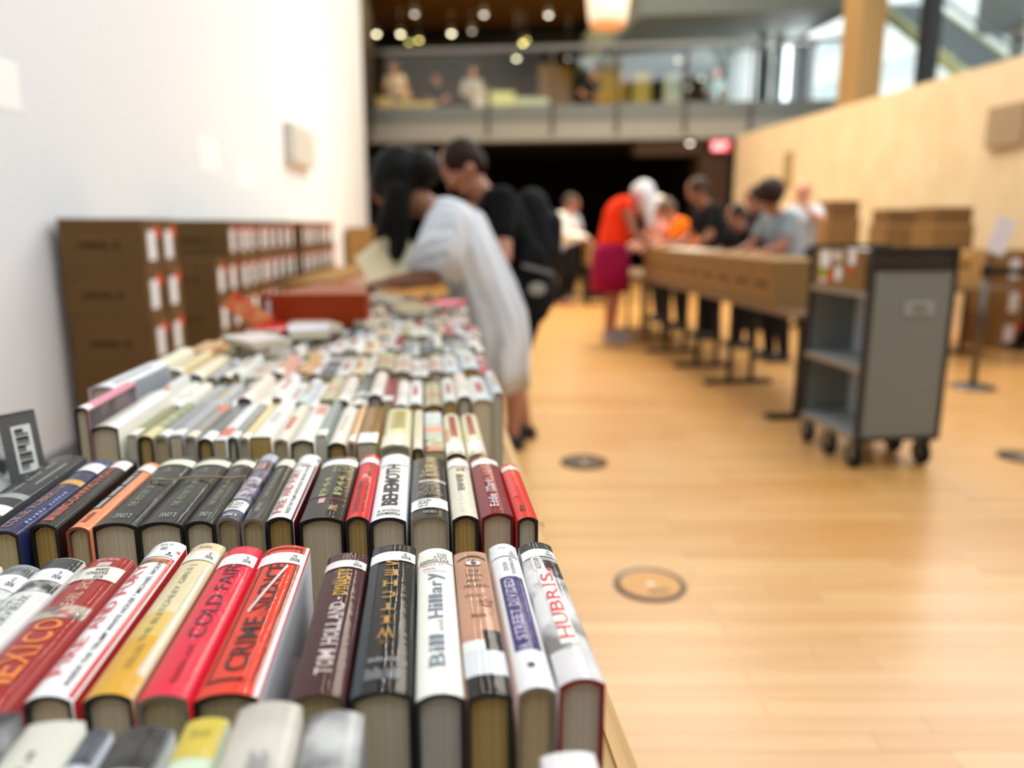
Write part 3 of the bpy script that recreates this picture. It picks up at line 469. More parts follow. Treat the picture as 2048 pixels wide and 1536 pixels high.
row(5, 1.385, -.505, .150)
row(6, 1.660, -.47, .150)
row(7, 1.935, -.595, .155)
row(8, 2.21, -.43, .155)
row(9, 2.485, -.22, .158)
row(10, 2.76, -.24, .158)
row(11, 3.035, -.26, .158)
row(12, 3.31, -.20, .158)

# white hardback standing proud at the left end of the fifth row, ivory ones left of the seventh
r = make_book(.046, .25, .20, 'eceef0', board='c9ccd0', page='grey', side='9aa0a6', simple=True, design=[('patch', .3, .6, .1, .8, '8b9096')])
r.location = (-.565, 1.385, ZT); r.rotation_euler = (0, 0, R(-3)); tag(r, 'thick white hardback at the left end of the fifth row beside the brown cartons', 'book')
for i, (x, cl, cn) in enumerate([(-.590, 'e6ddc4', 'ivory'), (-.545, 'cdb98a', 'straw coloured'), (-.505, 'e2d2b4', 'pale wheat')]):
    r = make_book(.036, .25, .185-.01*i, cl, board='777468', page='grey', simple=True, sticker=wl(0, .12)); r.location = (x+.012, 1.665, ZT)
    tag(r, '%s big hardback, %s from the left, sticking out at the sixth row' % (cn, ORD[i]), 'book')

# loose books and papers lying on top of the rows
top = [(-.30, 2.06, 10, 'eceff4', 'white paperback lying open-side down across the seventh row', .022), (-.36, 1.90, 38, 'f0eee8', 'cream paperback lying askew on the left of the sixth and seventh rows', .018),
       (-.44, 2.18, -20, 'c8312c', 'bright red paperback lying flat in front of the red-brown case', .016), (-.12, 2.30, 60, 'e9cdb8', 'peach paperback lying on the rows right of the red-brown case', .018),
       (-.27, 2.16, 25, 'f0d9c0', 'pale peach paperback lying in front of the red-brown case', .02), (-.02, 2.62, 15, 'd9c48e', 'straw paperback lying across the ninth row', .02),
       (.03, 2.86, -35, 'cf4a58', 'small red paperback lying on the tenth row', .016), (-.1, 3.02, 50, 'e6e2d6', 'white paperback lying on the eleventh row below the open book', .02)]
for x, y, a, cl, lb, th in top:
    r = make_book(th, .17, .11, cl, hard=False, simple=True); r.rotation_euler = (0, R(90), R(a)); r.location = (x-.06, y, ZT+.178+th/2); tag(r, lb, 'book')

# large red-brown case standing across the table
t = empty('storage_case', ((at(633, 625, Y=2.36)).x, 2.33, ZT+.174), R(-3)); m1 = mat('90330f', .75, 0, 0, 0, .1, 300)
mb = MB(); wq = .150
mb.box(-wq, wq, 0, .004, 0, .100, m1); mb.box(-wq, wq, .10, .104, 0, .09, m1); mb.box(-wq, -wq+.004, 0, .104, 0, .095, m1); mb.box(wq-.004, wq, 0, .104, 0, .095, m1); mb.box(-wq, wq, 0, .104, 0, .004, m1)
mb.build('body', t); mb = MB(); mb.add([(-wq, .1, .092), (wq, .1, .092), (wq*.75, .21, .115), (-wq*.2, .21, .115), (-wq, .1, .089), (wq, .1, .089), (wq*.75, .21, .112), (-wq*.2, .21, .112)], [(0, 1, 2, 3), (7, 6, 5, 4), (0, 4, 5, 1), (1, 5, 6, 2), (2, 6, 7, 3), (3, 7, 4, 0)], mat('9a5230', .5)); mb.build('lid', t)
mb = MB(); mb.box(-wq+.008, -wq+.022, -.0008, 0, .03, .085, mat('c9c0c4', .5)); tag(mb.build('label', t), 'small pale label strip')
tag(t, 'red-brown open storage case standing across the book rows', 'case')
# fan of an orange and yellow brochure at its left
t = empty('brochure', (-.50, 2.27, ZT+.165), R(10)); mb = MB(); mb.bar((-.055, 0, .105), (.05, .0, .025), .004, .055, photo('e0432c', 'e8b878', 12)); mb.build('pages', t)
tag(t, 'orange and yellow brochure leaning left of the red-brown case', 'brochure')

# ------------------------------------------------------------------ room
def wood_floor():
    m = bpy.data.materials.new('maple_floor'); m.use_nodes = True; n = m.node_tree.nodes; L = m.node_tree.links; p = n['Principled BSDF']
    tc = n.new('ShaderNodeTexCoord'); mp = n.new('ShaderNodeMapping'); mp.inputs['Rotation'].default_value = (0, 0, PS)
    br = n.new('ShaderNodeTexBrick'); br.offset = .37; br.offset_frequency = 2; br.squash = 1.35; br.squash_frequency = 3
    br.inputs['Scale'].default_value = 1; br.inputs['Brick Width'].default_value = 1.05; br.inputs['Row Height'].default_value = .068
    br.inputs['Mortar Size'].default_value = .0012; br.inputs['Mortar Smooth'].default_value = .2; br.inputs['Bias'].default_value = 0
    br.inputs['Color1'].default_value = lin('e0ae6e'); br.inputs['Color2'].default_value = lin('d0964e'); br.inputs['Mortar'].default_value = lin('9c6a3c')
    L.new(tc.outputs['Object'], mp.inputs[0]); L.new(mp.outputs[0], br.inputs['Vector'])
    m2 = n.new('ShaderNodeMapping'); m2.inputs['Scale'].default_value = (1.3, 22, 1); L.new(mp.outputs[0], m2.inputs[0])
    t = n.new('ShaderNodeTexNoise'); t.inputs['Scale'].default_value = 1.6; t.inputs['Detail'].default_value = 5; L.new(m2.outputs[0], t.inputs['Vector'])
    mx = n.new('ShaderNodeMix'); mx.data_type = 'RGBA'; mx.blend_type = 'MULTIPLY'; mx.inputs['Factor'].default_value = .5
    cr = n.new('ShaderNodeValToRGB'); cr.color_ramp.elements[0].position = .35; cr.color_ramp.elements[0].color = (.78, .72, .64, 1); cr.color_ramp.elements[1].position = .65; cr.color_ramp.elements[1].color = (1, 1, 1, 1)
    L.new(t.outputs[0], cr.inputs[0]); L.new(br.outputs['Color'], mx.inputs['A']); L.new(cr.outputs[0], mx.inputs['B']); L.new(mx.outputs['Result'], p.inputs['Base Color'])
    p.inputs['Roughness'].default_value = .38; p.inputs['Coat Weight'].default_value = .6; p.inputs['Coat Roughness'].default_value = .26
    return m
mb = MB(); mb.box(-4.5, 9.5, -4.0, 24, -.12, 0, wood_floor()); struct(mb, 'floor')
wx = lambda y: -1.90+.066*(y-4.2)           # the left wall runs slightly inwards
plaster = mat('e2e6ea', .75, 0, 0, 0, .05, 60)
def strip_wall(mb, y0, y1, z0, z1, m, th=.15):
    a, b = wx(y0), wx(y1)
    mb.add([(a, y0, z0), (b, y1, z0), (b, y1, z1), (a, y0, z1), (a-th, y0, z0), (b-th, y1, z0), (b-th, y1, z1), (a-th, y0, z1)], [(0, 1, 2, 3), (7, 6, 5, 4), (0, 3, 7, 4), (1, 5, 6, 2), (3, 2, 6, 7), (0, 4, 5, 1)], m)
mb = MB(); strip_wall(mb, -4, 16.1, 0, 7.6, plaster); struct(mb, 'wall_left')
mb = MB(); strip_wall(mb, -4, 16.1, 0, .10, mat('8d8f90', .5), -.012); struct(mb, 'baseboard_left')
# right wall: pale wood panels up to 2.96 m
def wood_wall():
    m = stripes('wall_maple', 'e6cfa8', 'e0c59b', 1, 1.2, .5); return m
mb = MB()
for i in range(12):
    y0 = -3.9+i*1.6; mb.box(6.2, 6.38, y0+.004, y0+1.596, 0, 2.96, wood_wall())
mb.box(6.215, 6.38, -4, 15.3, 0, 2.955, mat('a87d50', .6)); struct(mb, 'wall_right')
mb = MB(); mb.box(-4.2, 9.6, -4, 24, 7.6, 7.75, mat('4b4640', .9)); struct(mb, 'ceiling')
# window wall set back above the wood wall
fr = mat('3a3c3f', .4, .3)
gm = bpy.data.materials.new('window_glass'); gm.use_nodes = True; n = gm.node_tree.nodes; L = gm.node_tree.links
g1 = n.new('ShaderNodeBsdfTransparent'); g1.inputs[0].default_value = (.93, .97, .96, 1); g2 = n.new('ShaderNodeBsdfGlossy'); g2.inputs['Roughness'].default_value = .03
mxs = n.new('ShaderNodeMixShader'); mxs.inputs[0].default_value = .045; L.new(g1.outputs[0], mxs.inputs[1]); L.new(g2.outputs[0], mxs.inputs[2]); L.new(mxs.outputs[0], n['Material Output'].inputs[0])
struct_ledge = MB(); struct_ledge.box(6.38, 8.3, -4, 15.3, 2.60, 2.80, mat('b9b6b0', .7)); struct(struct_ledge, 'trim_2')
my = at(1868, 90, X=8.2).y; ys = [-4, -1.2, 1.4, 4.2, 7.2, my, 14.6, 16.0]
for i in range(7):
    t = tag(empty('window_%d' % (i+1), (8.2, 0, 0)), kind='structure'); y0, y1 = ys[i], ys[i+1]
    mb = MB(); m_ = mat('2c2e31', .4, .2)
    mb.box(-.10, .10, y0, y0+.30, 2.8, 7.6, m_); mb.box(-.05, .05, y0, y1, 2.8, 2.9, m_); mb.box(-.05, .05, y0, y1, 7.45, 7.6, m_)
    mb.build('window_frame', t); mb = MB(); mb.box(-.006, .006, y0+.30, y1, 2.9, 7.45, gm); mb.build('pane', t)
mb = MB(); mb.box(-2.9, 8.3, -4.0, -3.85, 0, 7.6, mat('4c4a48', .8)); struct(mb, 'wall_near')

# square column standing behind the wood wall
mb = MB(); mb.box(6.42, 6.80, 11.4, 11.95, 2.8, 7.6, mat('9c7a4c', .7, 0, 0, 0, .1, 30)); struct(mb, 'trim_1')

# balcony at the far end: front edge slightly askew
def bal(x, back=0): return 17.0-.235*(x+.87)+back
def bslab(mb, x0, x1, b0, b1, z0, z1, m):
    vs = [(x, bal(x, b), z) for z in (z0, z1) for b in (b0, b1) for x in (x0, x1)]
    mb.add(vs, [(0, 2, 3, 1), (4, 5, 7, 6), (0, 1, 5, 4), (2, 6, 7, 3), (0, 4, 6, 2), (1, 3, 7, 5)], m)
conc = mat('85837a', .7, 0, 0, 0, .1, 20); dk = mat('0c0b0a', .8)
BX0, BX1 = -1.15, 8.2
t = empty('balcony', (0, 0, 0)); mb = MB(); bslab(mb, BX0, BX1, 0, 6.5, 2.98, 3.42, conc); mb.build('slab', t)
mb = MB(); bslab(mb, BX0, BX1, -.03, 0, 2.93, 3.30, mat('8f8d84', .6)); tag(mb.build('fascia', t), 'pale grey concrete edge band')
mb = MB(); bslab(mb, BX0, BX1, -.045, -.02, 3.30, 3.62, mat('6c706a', .5, .4)); tag(mb.build('shoe_channel', t), 'darker grey metal channel under the glass')
mb = MB(); bslab(mb, BX0, BX1, -.06, -.005, 4.66, 4.74, mat('7d7974', .35, .8)); mb.build('handrail', t)
pxs = [975, 1103, 1232, 1368, 1500]
pst = [(-1.02)]+[at(px, 250, Y=16).x*(bal(at(px, 250, Y=16).x)/16) for px in pxs]
for i, x in enumerate(pst):
    mb = MB(); bslab(mb, x-.03, x+.03, -.075, -.046, 3.05, 4.66, mat('554a42', .4, .6)); mb.build('post', t)
xs = [BX0+.02]+pst[1:]+[BX1-.1]
for a, b in zip(xs, xs[1:]):
    mb = MB(); bslab(mb, a+.05, b-.05, -.035, -.023, 3.6, 4.64, gm); mb.build('glass_panel', t)
tag(t, 'glass railed concrete balcony across the far end of the hall', 'balcony')
# space under the balcony: its darkness is painted with black walls and ceiling
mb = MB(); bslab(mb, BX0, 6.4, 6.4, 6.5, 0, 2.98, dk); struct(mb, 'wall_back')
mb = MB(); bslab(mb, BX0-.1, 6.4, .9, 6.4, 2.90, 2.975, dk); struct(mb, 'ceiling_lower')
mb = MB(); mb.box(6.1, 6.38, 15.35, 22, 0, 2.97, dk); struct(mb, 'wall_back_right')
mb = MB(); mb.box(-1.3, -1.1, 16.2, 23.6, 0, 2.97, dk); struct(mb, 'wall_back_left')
mb = MB(); bslab(mb, 5.55, 6.2, .02, .5, .0, 2.93, mat('3a2a1c', .6)); bslab(mb, 4.3, 6.2, .02, .5, 2.62, 2.93, mat('3a2a1c', .6)); struct(mb, 'door_1')
# upper floor: back wall, brown soffit, beam
mb = MB(); bslab(mb, BX0, 9.4, 6.5, 6.6, 3.42, 7.6, mat('3f2a0a', .9)); struct(mb, 'wall_upper_back')
mb = MB(); mb.box(-1.3, -1.15, 16.2, 24, 3.0, 7.6, mat('2a2014', .8)); struct(mb, 'wall_upper_left')
mb = MB(); bslab(mb, BX0, 4.2, .6, 6.5, 6.35, 6.5, mat('6a4416', .6)); bslab(mb, BX0, 4.2, .5, .6, 6.35, 7.6, mat('5a3a14', .6)); struct(mb, 'ceiling_upper')
mb = MB(); bslab(mb, BX0, 5.6, 5.3, 5.6, 5.6, 6.35, mat('0e0c0a', .8)); struct(mb, 'trim_3')
mb = MB(); bslab(mb, 4.2, 8.1, -.4, 6.5, 5.15, 6.0, mat('5d645e', .7)); struct(mb, 'ceiling_upper_right')

# ------------------------------------------------------------------ tables
oak = stripes('table_oak', 'cfa468', 'b98b50', 0, 30, .4); blk = mat('141416', .45, .3)
def folding_table(x0, x1, y0, y1, z, top, label, group=None):
    t = empty('table', ((x0+x1)/2, (y0+y1)/2, 0)); a, b = (x1-x0)/2, (y1-y0)/2
    mb = MB(); mb.box(-a+.004, a-.004, -b, b, z-.028, z, top[0]); mb.build('tabletop', t)
    for sx in (-1, 1): mb = MB(); mb.box(*sorted((sx*(a-.018), sx*a)), -b, b, z-.034, z+.004, top[1]); tag(mb.build('edging', t), 'pale wooden edge strip')
    for sy in (-1, 1):
        mb = MB(); yy = sy*(b-.28)
        mb.bar((-a+.12, yy, .02), (a-.12, yy, .02), .05, .03, blk); mb.bar((-a+.12, yy, z-.045), (a-.12, yy, z-.045), .04, .03, blk)
        mb.build('crossbar', t)
        for sx in (-.07, .07): mb = MB(); mb.cyl((sx, yy, .03), (sx, yy, z-.04), .018, blk, 12); mb.build('leg', t)
    return tag(t, label, 'table', group)
tt = (mat('b9955e', .5), oak)
folding_table(-.665, .178, -.1, 1.155, ZT, tt, 'long book table carrying the nearest two rows of books')
folding_table(-.665, .182, 1.158, 2.70, ZT, tt, 'long book table with a pale wooden edge, behind the nearest one')
folding_table(-.665, .186, 2.703, 4.25, ZT, tt, 'far book table under the bending person in the grey dress')

# the row of high-set tables on the right with cartons on them
def pedestal_table(x0, x1, y0, y1, z, label):
    t = empty('table', ((x0+x1)/2, (y0+y1)/2, 0)); a, b = (x1-x0)/2, (y1-y0)/2
    mb = MB(); mb.box(-a, a, -b, b, z-.03, z, mat('6e5234', .5)); mb.build('tabletop', t)
    for sy in (-1, 1):
        yy = sy*(b-.35)
        mb = MB(); mb.bar((-a+.02, yy, .014), (a-.1, yy, .014), .09, .028, blk); tag(mb.build('foot', t), 'flat black foot bar')
        for sx in (-.09, .09): mb = MB(); mb.cyl((sx-.02, yy, .02), (sx-.02, yy, z-.03), .022, blk, 12); mb.build('leg', t)
    return tag(t, label, 'table', None)
pedestal_table(2.18, 2.84, 4.32, 6.15, .72, 'black legged table under the cartons, nearest of the right-hand row')
pedestal_table(2.18, 2.84, 6.2, 7.75, .72, 'black legged table under the cartons, middle of the right-hand row')
pedestal_table(2.18, 2.84, 7.8, 9.3, .72, 'black legged table, farthest of the right-hand row')

# ------------------------------------------------------------------ cartons
KR = dict(std=mat('6c5131', .75, 0, 0, 0, .1, 40, .25, 5, '5d4629'), warm=mat('8f6d42', .75, 0, 0, 0, .1, 40, .25, 5, '7d5e36'), pale=mat('c99a5e', .75, 0, 0, 0, .1, 40), dark=mat('7a5a34', .75))
INK = mat('35270f', .8); ORG = mat('e0512e', .6); PPR = mat('eceef2', .6); GRN = mat('7fc01e', .6)
def make_carton(a, b, h, side='x', tone='std', lab=True, ink=True, lid=True, hole=False, hollow=False):
    """a along x, b along y; printed front on -y, labelled end on +x"""
    t = empty('cardboard_box'); k = KR[tone]
    mb = MB()
    if hollow:
        A_, B_ = a/2, b/2; mb.box(-A_, A_, -B_, B_, 0, .004, k); mb.box(-A_, -A_+.004, -B_, B_, 0, h, k); mb.box(A_-.004, A_, -B_, B_, 0, h, k); mb.box(-A_, A_, -B_, -B_+.004, 0, h, k); mb.box(-A_, A_, B_-.004, B_, 0, h, k)
    else: mb.box(-a/2+.003, a/2-.003, -b/2+.003, b/2-.003, 0, h-.012 if lid else h, k)
    if ink:
        for q_ in range(8): mb.box(-a*.27+a*.043*q_, -a*.27+a*.043*q_+a*.03, -b/2-.0002, -b/2+.0035, h*.42, h*(.50+.02*(q_ % 3 == 0)), INK)
        mb.ell((a*.17, -b/2+.002, h*.46), .014, .003, .016, INK)
    if hole: mb.box(-.04, .04, -b/2+.002, -b/2+.0035, h*.55, h*.68, mat('2c1c0c', .9))
    mb.build('body', t)
    if lid: mb = MB(); mb.box(-a/2, a/2, -b/2, b/2, h-.05, h-.002, k); mb.build('lid', t)
    if lab:
        mb = MB(); M = Matrix.Translation((a/2, 0, 0))
        mb.box(a/2-.0028, a/2+.0008, -.065, .035, h*.15, h*.74, PPR)
        mb.build('label', t); mb = MB(); mb.rev((a/2-.0028, .075, h*.72), (a/2+.0012, .075, h*.72), [(0, .034), (.004, .034)], ORG, 16, False); tag(mb.build('sticker', t), 'round orange sticker')
    return t
BH = .255; first = make_carton(.415, .25, BH); first_used = False
def put_carton(x, y, z, rz, label, src, group):
    global first_used
    r = copy_tree(src) if src.get('u') else src
    if src is r: r['u'] = 1
    r.location = (x, y, z); r.rotation_euler = (0, 0, rz)
    if 'u' in r and r is not src: del r['u']
    return tag(r, label, 'box', group)
srcs = [first]
LV = ['at the bottom', 'second from the bottom', 'in the middle', 'second from the top', 'on top']
stacks = [(4.325, 0, 5, 'nearest column by the left wall'), (4.58, 0, 5, 'second column by the left wall')]
y = 5.43
for i in range(1):
    stacks.append((y, .0, 4, 'low column before the long row')); y += .255
for i in range(8): stacks.append((y+.0, .0, 5, '%s tall column in the long row' % ORD[i])); y += .2555
y += .12
for i in range(7): stacks.append((y, .04, 5, '%s tall column in the far row' % ORD[i])); y += .2555
for (yy, dx, n, nm) in stacks:
    for k in range(n):
        x = wx(yy)+.045+.2075+dx+rnd.uniform(-.006, .01); put_carton(x, yy, k*BH, R(rnd.uniform(-1, 1))-.066*0, 'brown carton %s of the %s' % (LV[k+(5-n)] if n == 5 else ['at the bottom', 'second from the bottom', 'second from the top', 'on top'][k], nm), first, 'archive cartons stacked by the left wall')
# a lower set in front of the far rows
lo = make_carton(.40, .25, BH, tone='warm')
for i in range(10):
    yy = 6.9+.2555*i
    for k in range(3): put_carton(wx(yy)+.045+.415+.27, yy, k*BH, R(rnd.uniform(-1, 1)), 'warm brown carton %s of the %s column, low row' % (['at the bottom', 'in the middle', 'on top'][k], ORD[i]), lo, 'low row of cartons by the left wall')
pale = make_carton(.42, .42, .30, tone='warm', lab=False, ink=False)
fy = 13.2
for k in range(4): put_carton(wx(fy)+.26+.0, fy, k*.302, 0, 'large plain carton %s of the far stack near the white wall\'s end' % LV[k+1 if k else 0], pale, None)

# cartons along the right-hand tables
tb = make_carton(.325, .44, .30, tone='warm', lab=False)
for i in range(9):
    yy = 4.87+.335*i
    r = put_carton(2.425+.0015*i, yy, .72, R(-90), '%s carton from the near end on the right-hand row of tables' % nth(i).capitalize(), tb, 'cartons on the right-hand row of tables')
# plain covers lying on the cartons
t = tag(empty('paper_sheet', (2.40, 7.0, 1.0195), R(4)), 'white paper sheet lying on the cartons right of the person in orange', 'paper'); mb = MB(); mb.box(-.14, .14, -.5, .2, 0, .004, mat('e6dccb', .6)); mb.build('sheet', t)

def rbox(px, py, Y, w_, d_, h_, tone, label, rz=0, lab=False, hole=False, ink=False, z=None):
    p = at(px, py, Y=Y); t = make_carton(w_, d_, h_, tone=tone, lab=lab, ink=ink, hole=hole)
    t.location = (p.x, p.y, (p.z-h_) if z is None else z); t.rotation_euler = (0, 0, rz); return tag(t, label, 'box')
# long table with cartons in front of the right wall
t = pedestal_table(4.75, 5.55, 6.6, 8.9, .66, 'long table carrying brown cartons along the pale right wall')
t = pedestal_table(4.75, 5.55, 8.95, 11.2, .66, 'far table carrying cartons along the pale right wall, beyond the other')
zt = .66
for i, (x, yy, w_, d_, h_, tone, k) in enumerate([(5.1, 7.0, .42, .32, .33, 'pale', 0), (5.1, 7.5, .42, .4, .33, 'warm', 0), (5.1, 8.0, .42, .4, .33, 'warm', 0), (5.15, 8.55, .42, .4, .33, 'warm', 0), (5.1, 9.3, .42, .4, .33, 'warm', 0), (5.1, 9.9, .42, .4, .33, 'std', 0), (5.1, 10.4, .42, .4, .33, 'std', 0)]):
    t = make_carton(w_, d_, h_, tone=tone, lab=False, ink=False, hole=i < 3); t.location = (x, yy, zt); t.rotation_euler = (0, 0, R([0, 8, -6, 4, 0, 3, -4][i]))
    tag(t, '%s bottom carton from the near end on the right wall table' % ORD[i].capitalize(), 'box')
for i, (px, Y, w_, h2, h3, nm) in enumerate([(1888, 7.42, .40, .25, .17, 'nearest'), (1788, 8.3, .33, .25, .17, 'middle'), (1735, 9.6, .40, .33, .22, 'farthest')]):
    x = min(at(px, 430, Y=Y).x, 5.3); t = make_carton(w_+.04, .36, h2, tone='warm', lab=False, ink=False); t.location = (x, Y, zt+.332); tag(t, 'tan carton under the %s dark carton along the right wall' % nm, 'box')
    t = make_carton(w_, .32, h3, tone='dark', lab=False, ink=False, lid=False); t.location = (x, Y, zt+.334+h2); tag(t, 'dark brown carton on top of the %s stack along the right wall' % nm, 'box')
# cartons standing at the right edge, on the floor
t1 = make_carton(.44, .36, .33, tone='warm', lab=True, ink=False)
for k, (px, Y, z) in enumerate([(2035, 7.35, 0), (2030, 7.35, .332), (2042, 7.36, .664)]):
    p = at(px, 600, Y=Y); put_carton(5.88, p.y, z, R([2, 5, -2][k]-90), 'orange-brown carton %s of the stack at the right picture edge' % ['at the bottom', 'in the middle', 'on top'][k], t1, None)
for k, (px, py, Y, tone) in enumerate([(1965, 560, 5.95, 'pale')]):
    p = at(px, py, Y=7.2)
    for j in range(4):
        t = make_carton(.34, .34, .24, tone='pale', lab=False, ink=False, hole=True); t.location = (4.42+.0, 6.75, j*.242); tag(t, 'pale tan carton %s of the stack behind the barrier post' % ['at the bottom', 'second from the bottom', 'second from the top', 'on top'][j], 'box')

# ------------------------------------------------------------------ floor boxes (round power outlets) and marks
for i, (px, py, rr, lb) in enumerate([(1300, 1170, .125, 'round floor outlet cover with a dark metal ring in the foreground'), (1168, 925, .125, 'dark round floor outlet cover beside the person in black\'s shoes'), (2046, 915, .125, 'dark round floor outlet cover at the right picture edge')]):
    p = at(px, py, Z=0); t = empty('floor_outlet', (p.x, p.y, 0)); mb = MB()
    mb.rev((0, 0, 0), (0, 0, 1), [(0, rr), (.006, rr), (.007, rr-.004), (.007, rr-.016), (.002, rr-.018)], mat('54585c' if i == 0 else '1c1a18', .3, .9), 40); mb.build('ring', t)
    mb = MB(); mb.rev((0, 0, .001), (0, 0, 1), [(0, rr-.018), (.004, rr-.018)], mat('d99a4e' if i == 0 else '3a2c1e', .35, 0, .5), 40, False)
    mb.build('lid', t); mb = MB(); mb.box(-.02, .05, -.07, -.045, .004, .0065, mat('8a6a3a', .4)); mb.ell((-.0, 0, .005), .016, .016, .003, mat('d8cdb8', .3, .6)); mb.build('latch', t); tag(t, lb, 'floor outlet')

# ------------------------------------------------------------------ book cart
g1m = mat('787d79', .45, .1); g2m = mat('a5abb0', .45, .1); bkf = mat('1a1b1d', .5, .2)
ca = at(1712, 885, Z=.155); cb = at(1887, 884, Z=.155); cf = at(1592, 838, Z=.155)
ex = Vector((cb.x-ca.x, cb.y-ca.y, 0)).normalized(); ey = Vector((-ex.y, ex.x, 0)); wid = (cb-ca).length; ln = (cf-ca).dot(ey)
ex = Vector((c_(R(1)), s_(R(1)), 0)); ey = Vector((-ex.y, ex.x, 0)); t = empty('book_cart', (ca.x, ca.y, 0), R(1))
W_, L_ = .46, .60
def frame(mb, y0, y1, z0, z1, th, m):
    mb.box(0, th, y0, y1, z0, z1, m); mb.box(W_-th, W_, y0, y1, z0, z1, m); mb.box(th, W_-th, y0, y1, z0, z0+th, m); mb.box(th, W_-th, y0, y1, z1-th, z1, m)
for k, (y0, zt_) in enumerate(((0, 1.135), (L_-.03, 1.135))):
    mb = MB(); frame(mb, y0, y0+.03, .155, zt_, .022, bkf); mb.build('end_frame', t)
    mb = MB(); mb.box(.022, W_-.022, y0+.006, y0+.024, .177, 1.02, g1m)
    if k == 0: text_mb(mb, '=', g2m, (W_*.06, y0+.0055, .985), (1, 0, 0), (0, 0, 1), .035, .012)
    mb.build('end_panel', t)
    mb = MB(); mb.box(.022, W_-.022, y0+.01, y0+.02, 1.035, 1.113, mat('3b332d', .6)); mb.box(.0, W_, y0-.002, y0+.032, 1.02, 1.04, bkf); tag(mb.build('handle_panel', t), 'dark brown recess under the black top rail')
for z in (.165, .52, .90):
    mb = MB(); mb.box(.004, W_-.004, .03, L_-.03, z, z+.016, g2m); mb.box(.0, .012, .03, L_-.03, z-.014, z+.0158, mat('8d8577', .5)); mb.box(W_-.012, W_, .03, L_-.03, z-.014, z+.0158, mat('8d8577', .5)); mb.build('shelf', t)
mb = MB(); mb.box(W_*.62, W_*.62+.008, .03, L_-.03, .18, .9, mat('ccd3da', .5)); mb.build('back_panel', t)
mb = MB(); mb.box(W_*.42, W_*.75, -.0015, .0058, .80, .87, mat('9a9b99', .4)); mb.box(W_*.5, W_*.68, -.0025, -.0015, .815, .852, mat('6f706e', .4)); tag(mb.build('label_holder', t), 'small pale card in a holder')
def caster(x, y):
    mb = MB(); mb.box(x-.03, x+.03, y-.03, y+.03, .138, .155, bkf); mb.box(x-.022, x-.017, y-.02, y+.03, .06, .14, mat('77736a', .4, .6)); mb.box(x+.017, x+.022, y-.02, y+.03, .06, .14, mat('77736a', .4, .6))
    c = mb.build('caster', t); mb = MB(); mb.rev((x-.016, y+.015, .066), (x+.016, y+.015, .066), [(0, .052), (.004, .066), (.028, .066), (.032, .052)], mat('1c1c1e', .7), 20); mb.rev((x-.019, y+.015, .066), (x+.019, y+.015, .066), [(0, .026), (.038, .026)], mat('8a857a', .4, .4), 14); mb.build('wheel', c)
for x, y in ((.04, .06), (W_-.04, .06), (.04, L_-.06), (W_-.04, L_-.06), (.04, L_/2), (W_-.04, L_/2)): caster(x, y)
tag(t, 'grey two-shelf book cart on black casters with a black frame', 'cart')
cartM = Matrix.Translation(t.location) @ Matrix.Rotation(t.rotation_euler.z, 4, 'Z')
# carton on top of the cart with many stickers
t = make_carton(.30, min(.5, L_-.12), .20, tone='warm', lab=False, ink=False, lid=False, hollow=True); p = cartM @ Vector((.15, L_/2, .9165)); t.location = p; t.rotation_euler = (0, 0, math.atan2(ex.y, ex.x))
for i, (yy, zz, s1, s2, m_) in enumerate([(.14, .13, .1, .1, PPR), (.02, .15, .1, .06, mat('cfcac6', .6)), (-.12, .15, .06, .09, PPR), (.15, .055, .06, .05, GRN), (.09, .04, .04, .07, ORG), (.0, .06, .06, .08, PPR), (-.11, .08, .05, .03, ORG), (.15, .015, .06, .03, PPR)]):
    mb = MB(); mb.box(-.1515, -.1502, yy-s1/2, yy+s1/2, zz-s2/2+.02, zz+s2/2+.01, m_); mb.build('sticker', t)
tag(t, 'open carton covered with white, green and orange stickers, standing on the cart', 'box')
for i in range(5):
    r = make_book(.03, .2, .17, PAL[[0, 1, 3, 7, 13][i]][0], simple=True, hard=False); r.rotation_euler = (0, 0, math.atan2(ex.y, ex.x)); r.location = cartM @ Vector((.075+.036*i, .20, .9215)); r.scale = (1, 1, 1.12+.03*(i % 2)); tag(r, '%s book from the left sticking out of the stickered carton on the cart' % ORD[i].capitalize(), 'book', 'books in the carton on the cart')

# ------------------------------------------------------------------ barrier post with belt and sign
p = at(1945, 775, Z=0); t = empty('barrier_post', (p.x, p.y, 0)); ms = mat('5c5a57', .35, .8)
mb = MB(); mb.rev((0, 0, 0), (0, 0, 1), [(0, .165), (.01, .165), (.024, .13), (.034, .03)], ms, 30); mb.build('base', t)
mb = MB(); mb.cyl((0, 0, .03), (0, 0, .88), .024, ms); mb.build('pole', t)
mb = MB(); mb.rev((0, 0, .86), (0, 0, 1), [(0, .036), (.08, .036), (.09, .028)], blk, 18); mb.build('belt_head', t)
mb = MB(); mb.box(.03, 1.6, -.002, .002, .87, .92, mat('121215', .7)); mb.build('belt', t)
tag(t, 'grey metal barrier post on a round base with a black belt running right', 'barrier post')
t = empty('sign', (p.x, p.y, .955), -PS); mb = MB(); mb.box(-.006, .006, -.006, .006, -.01, .1, blk); mb.build('holder', t)
mb = MB(); M = Matrix.Translation((.04, 0, .07)) @ Matrix.Rotation(R(14), 4, 'Y'); mb.box(-.07, .07, -.004, .004, 0, .27, mat('d6d2dd', .6), M); mb.build('sheet', t)
tag(t, 'tilted pale lilac paper sign clipped on top of the barrier post', 'sign')

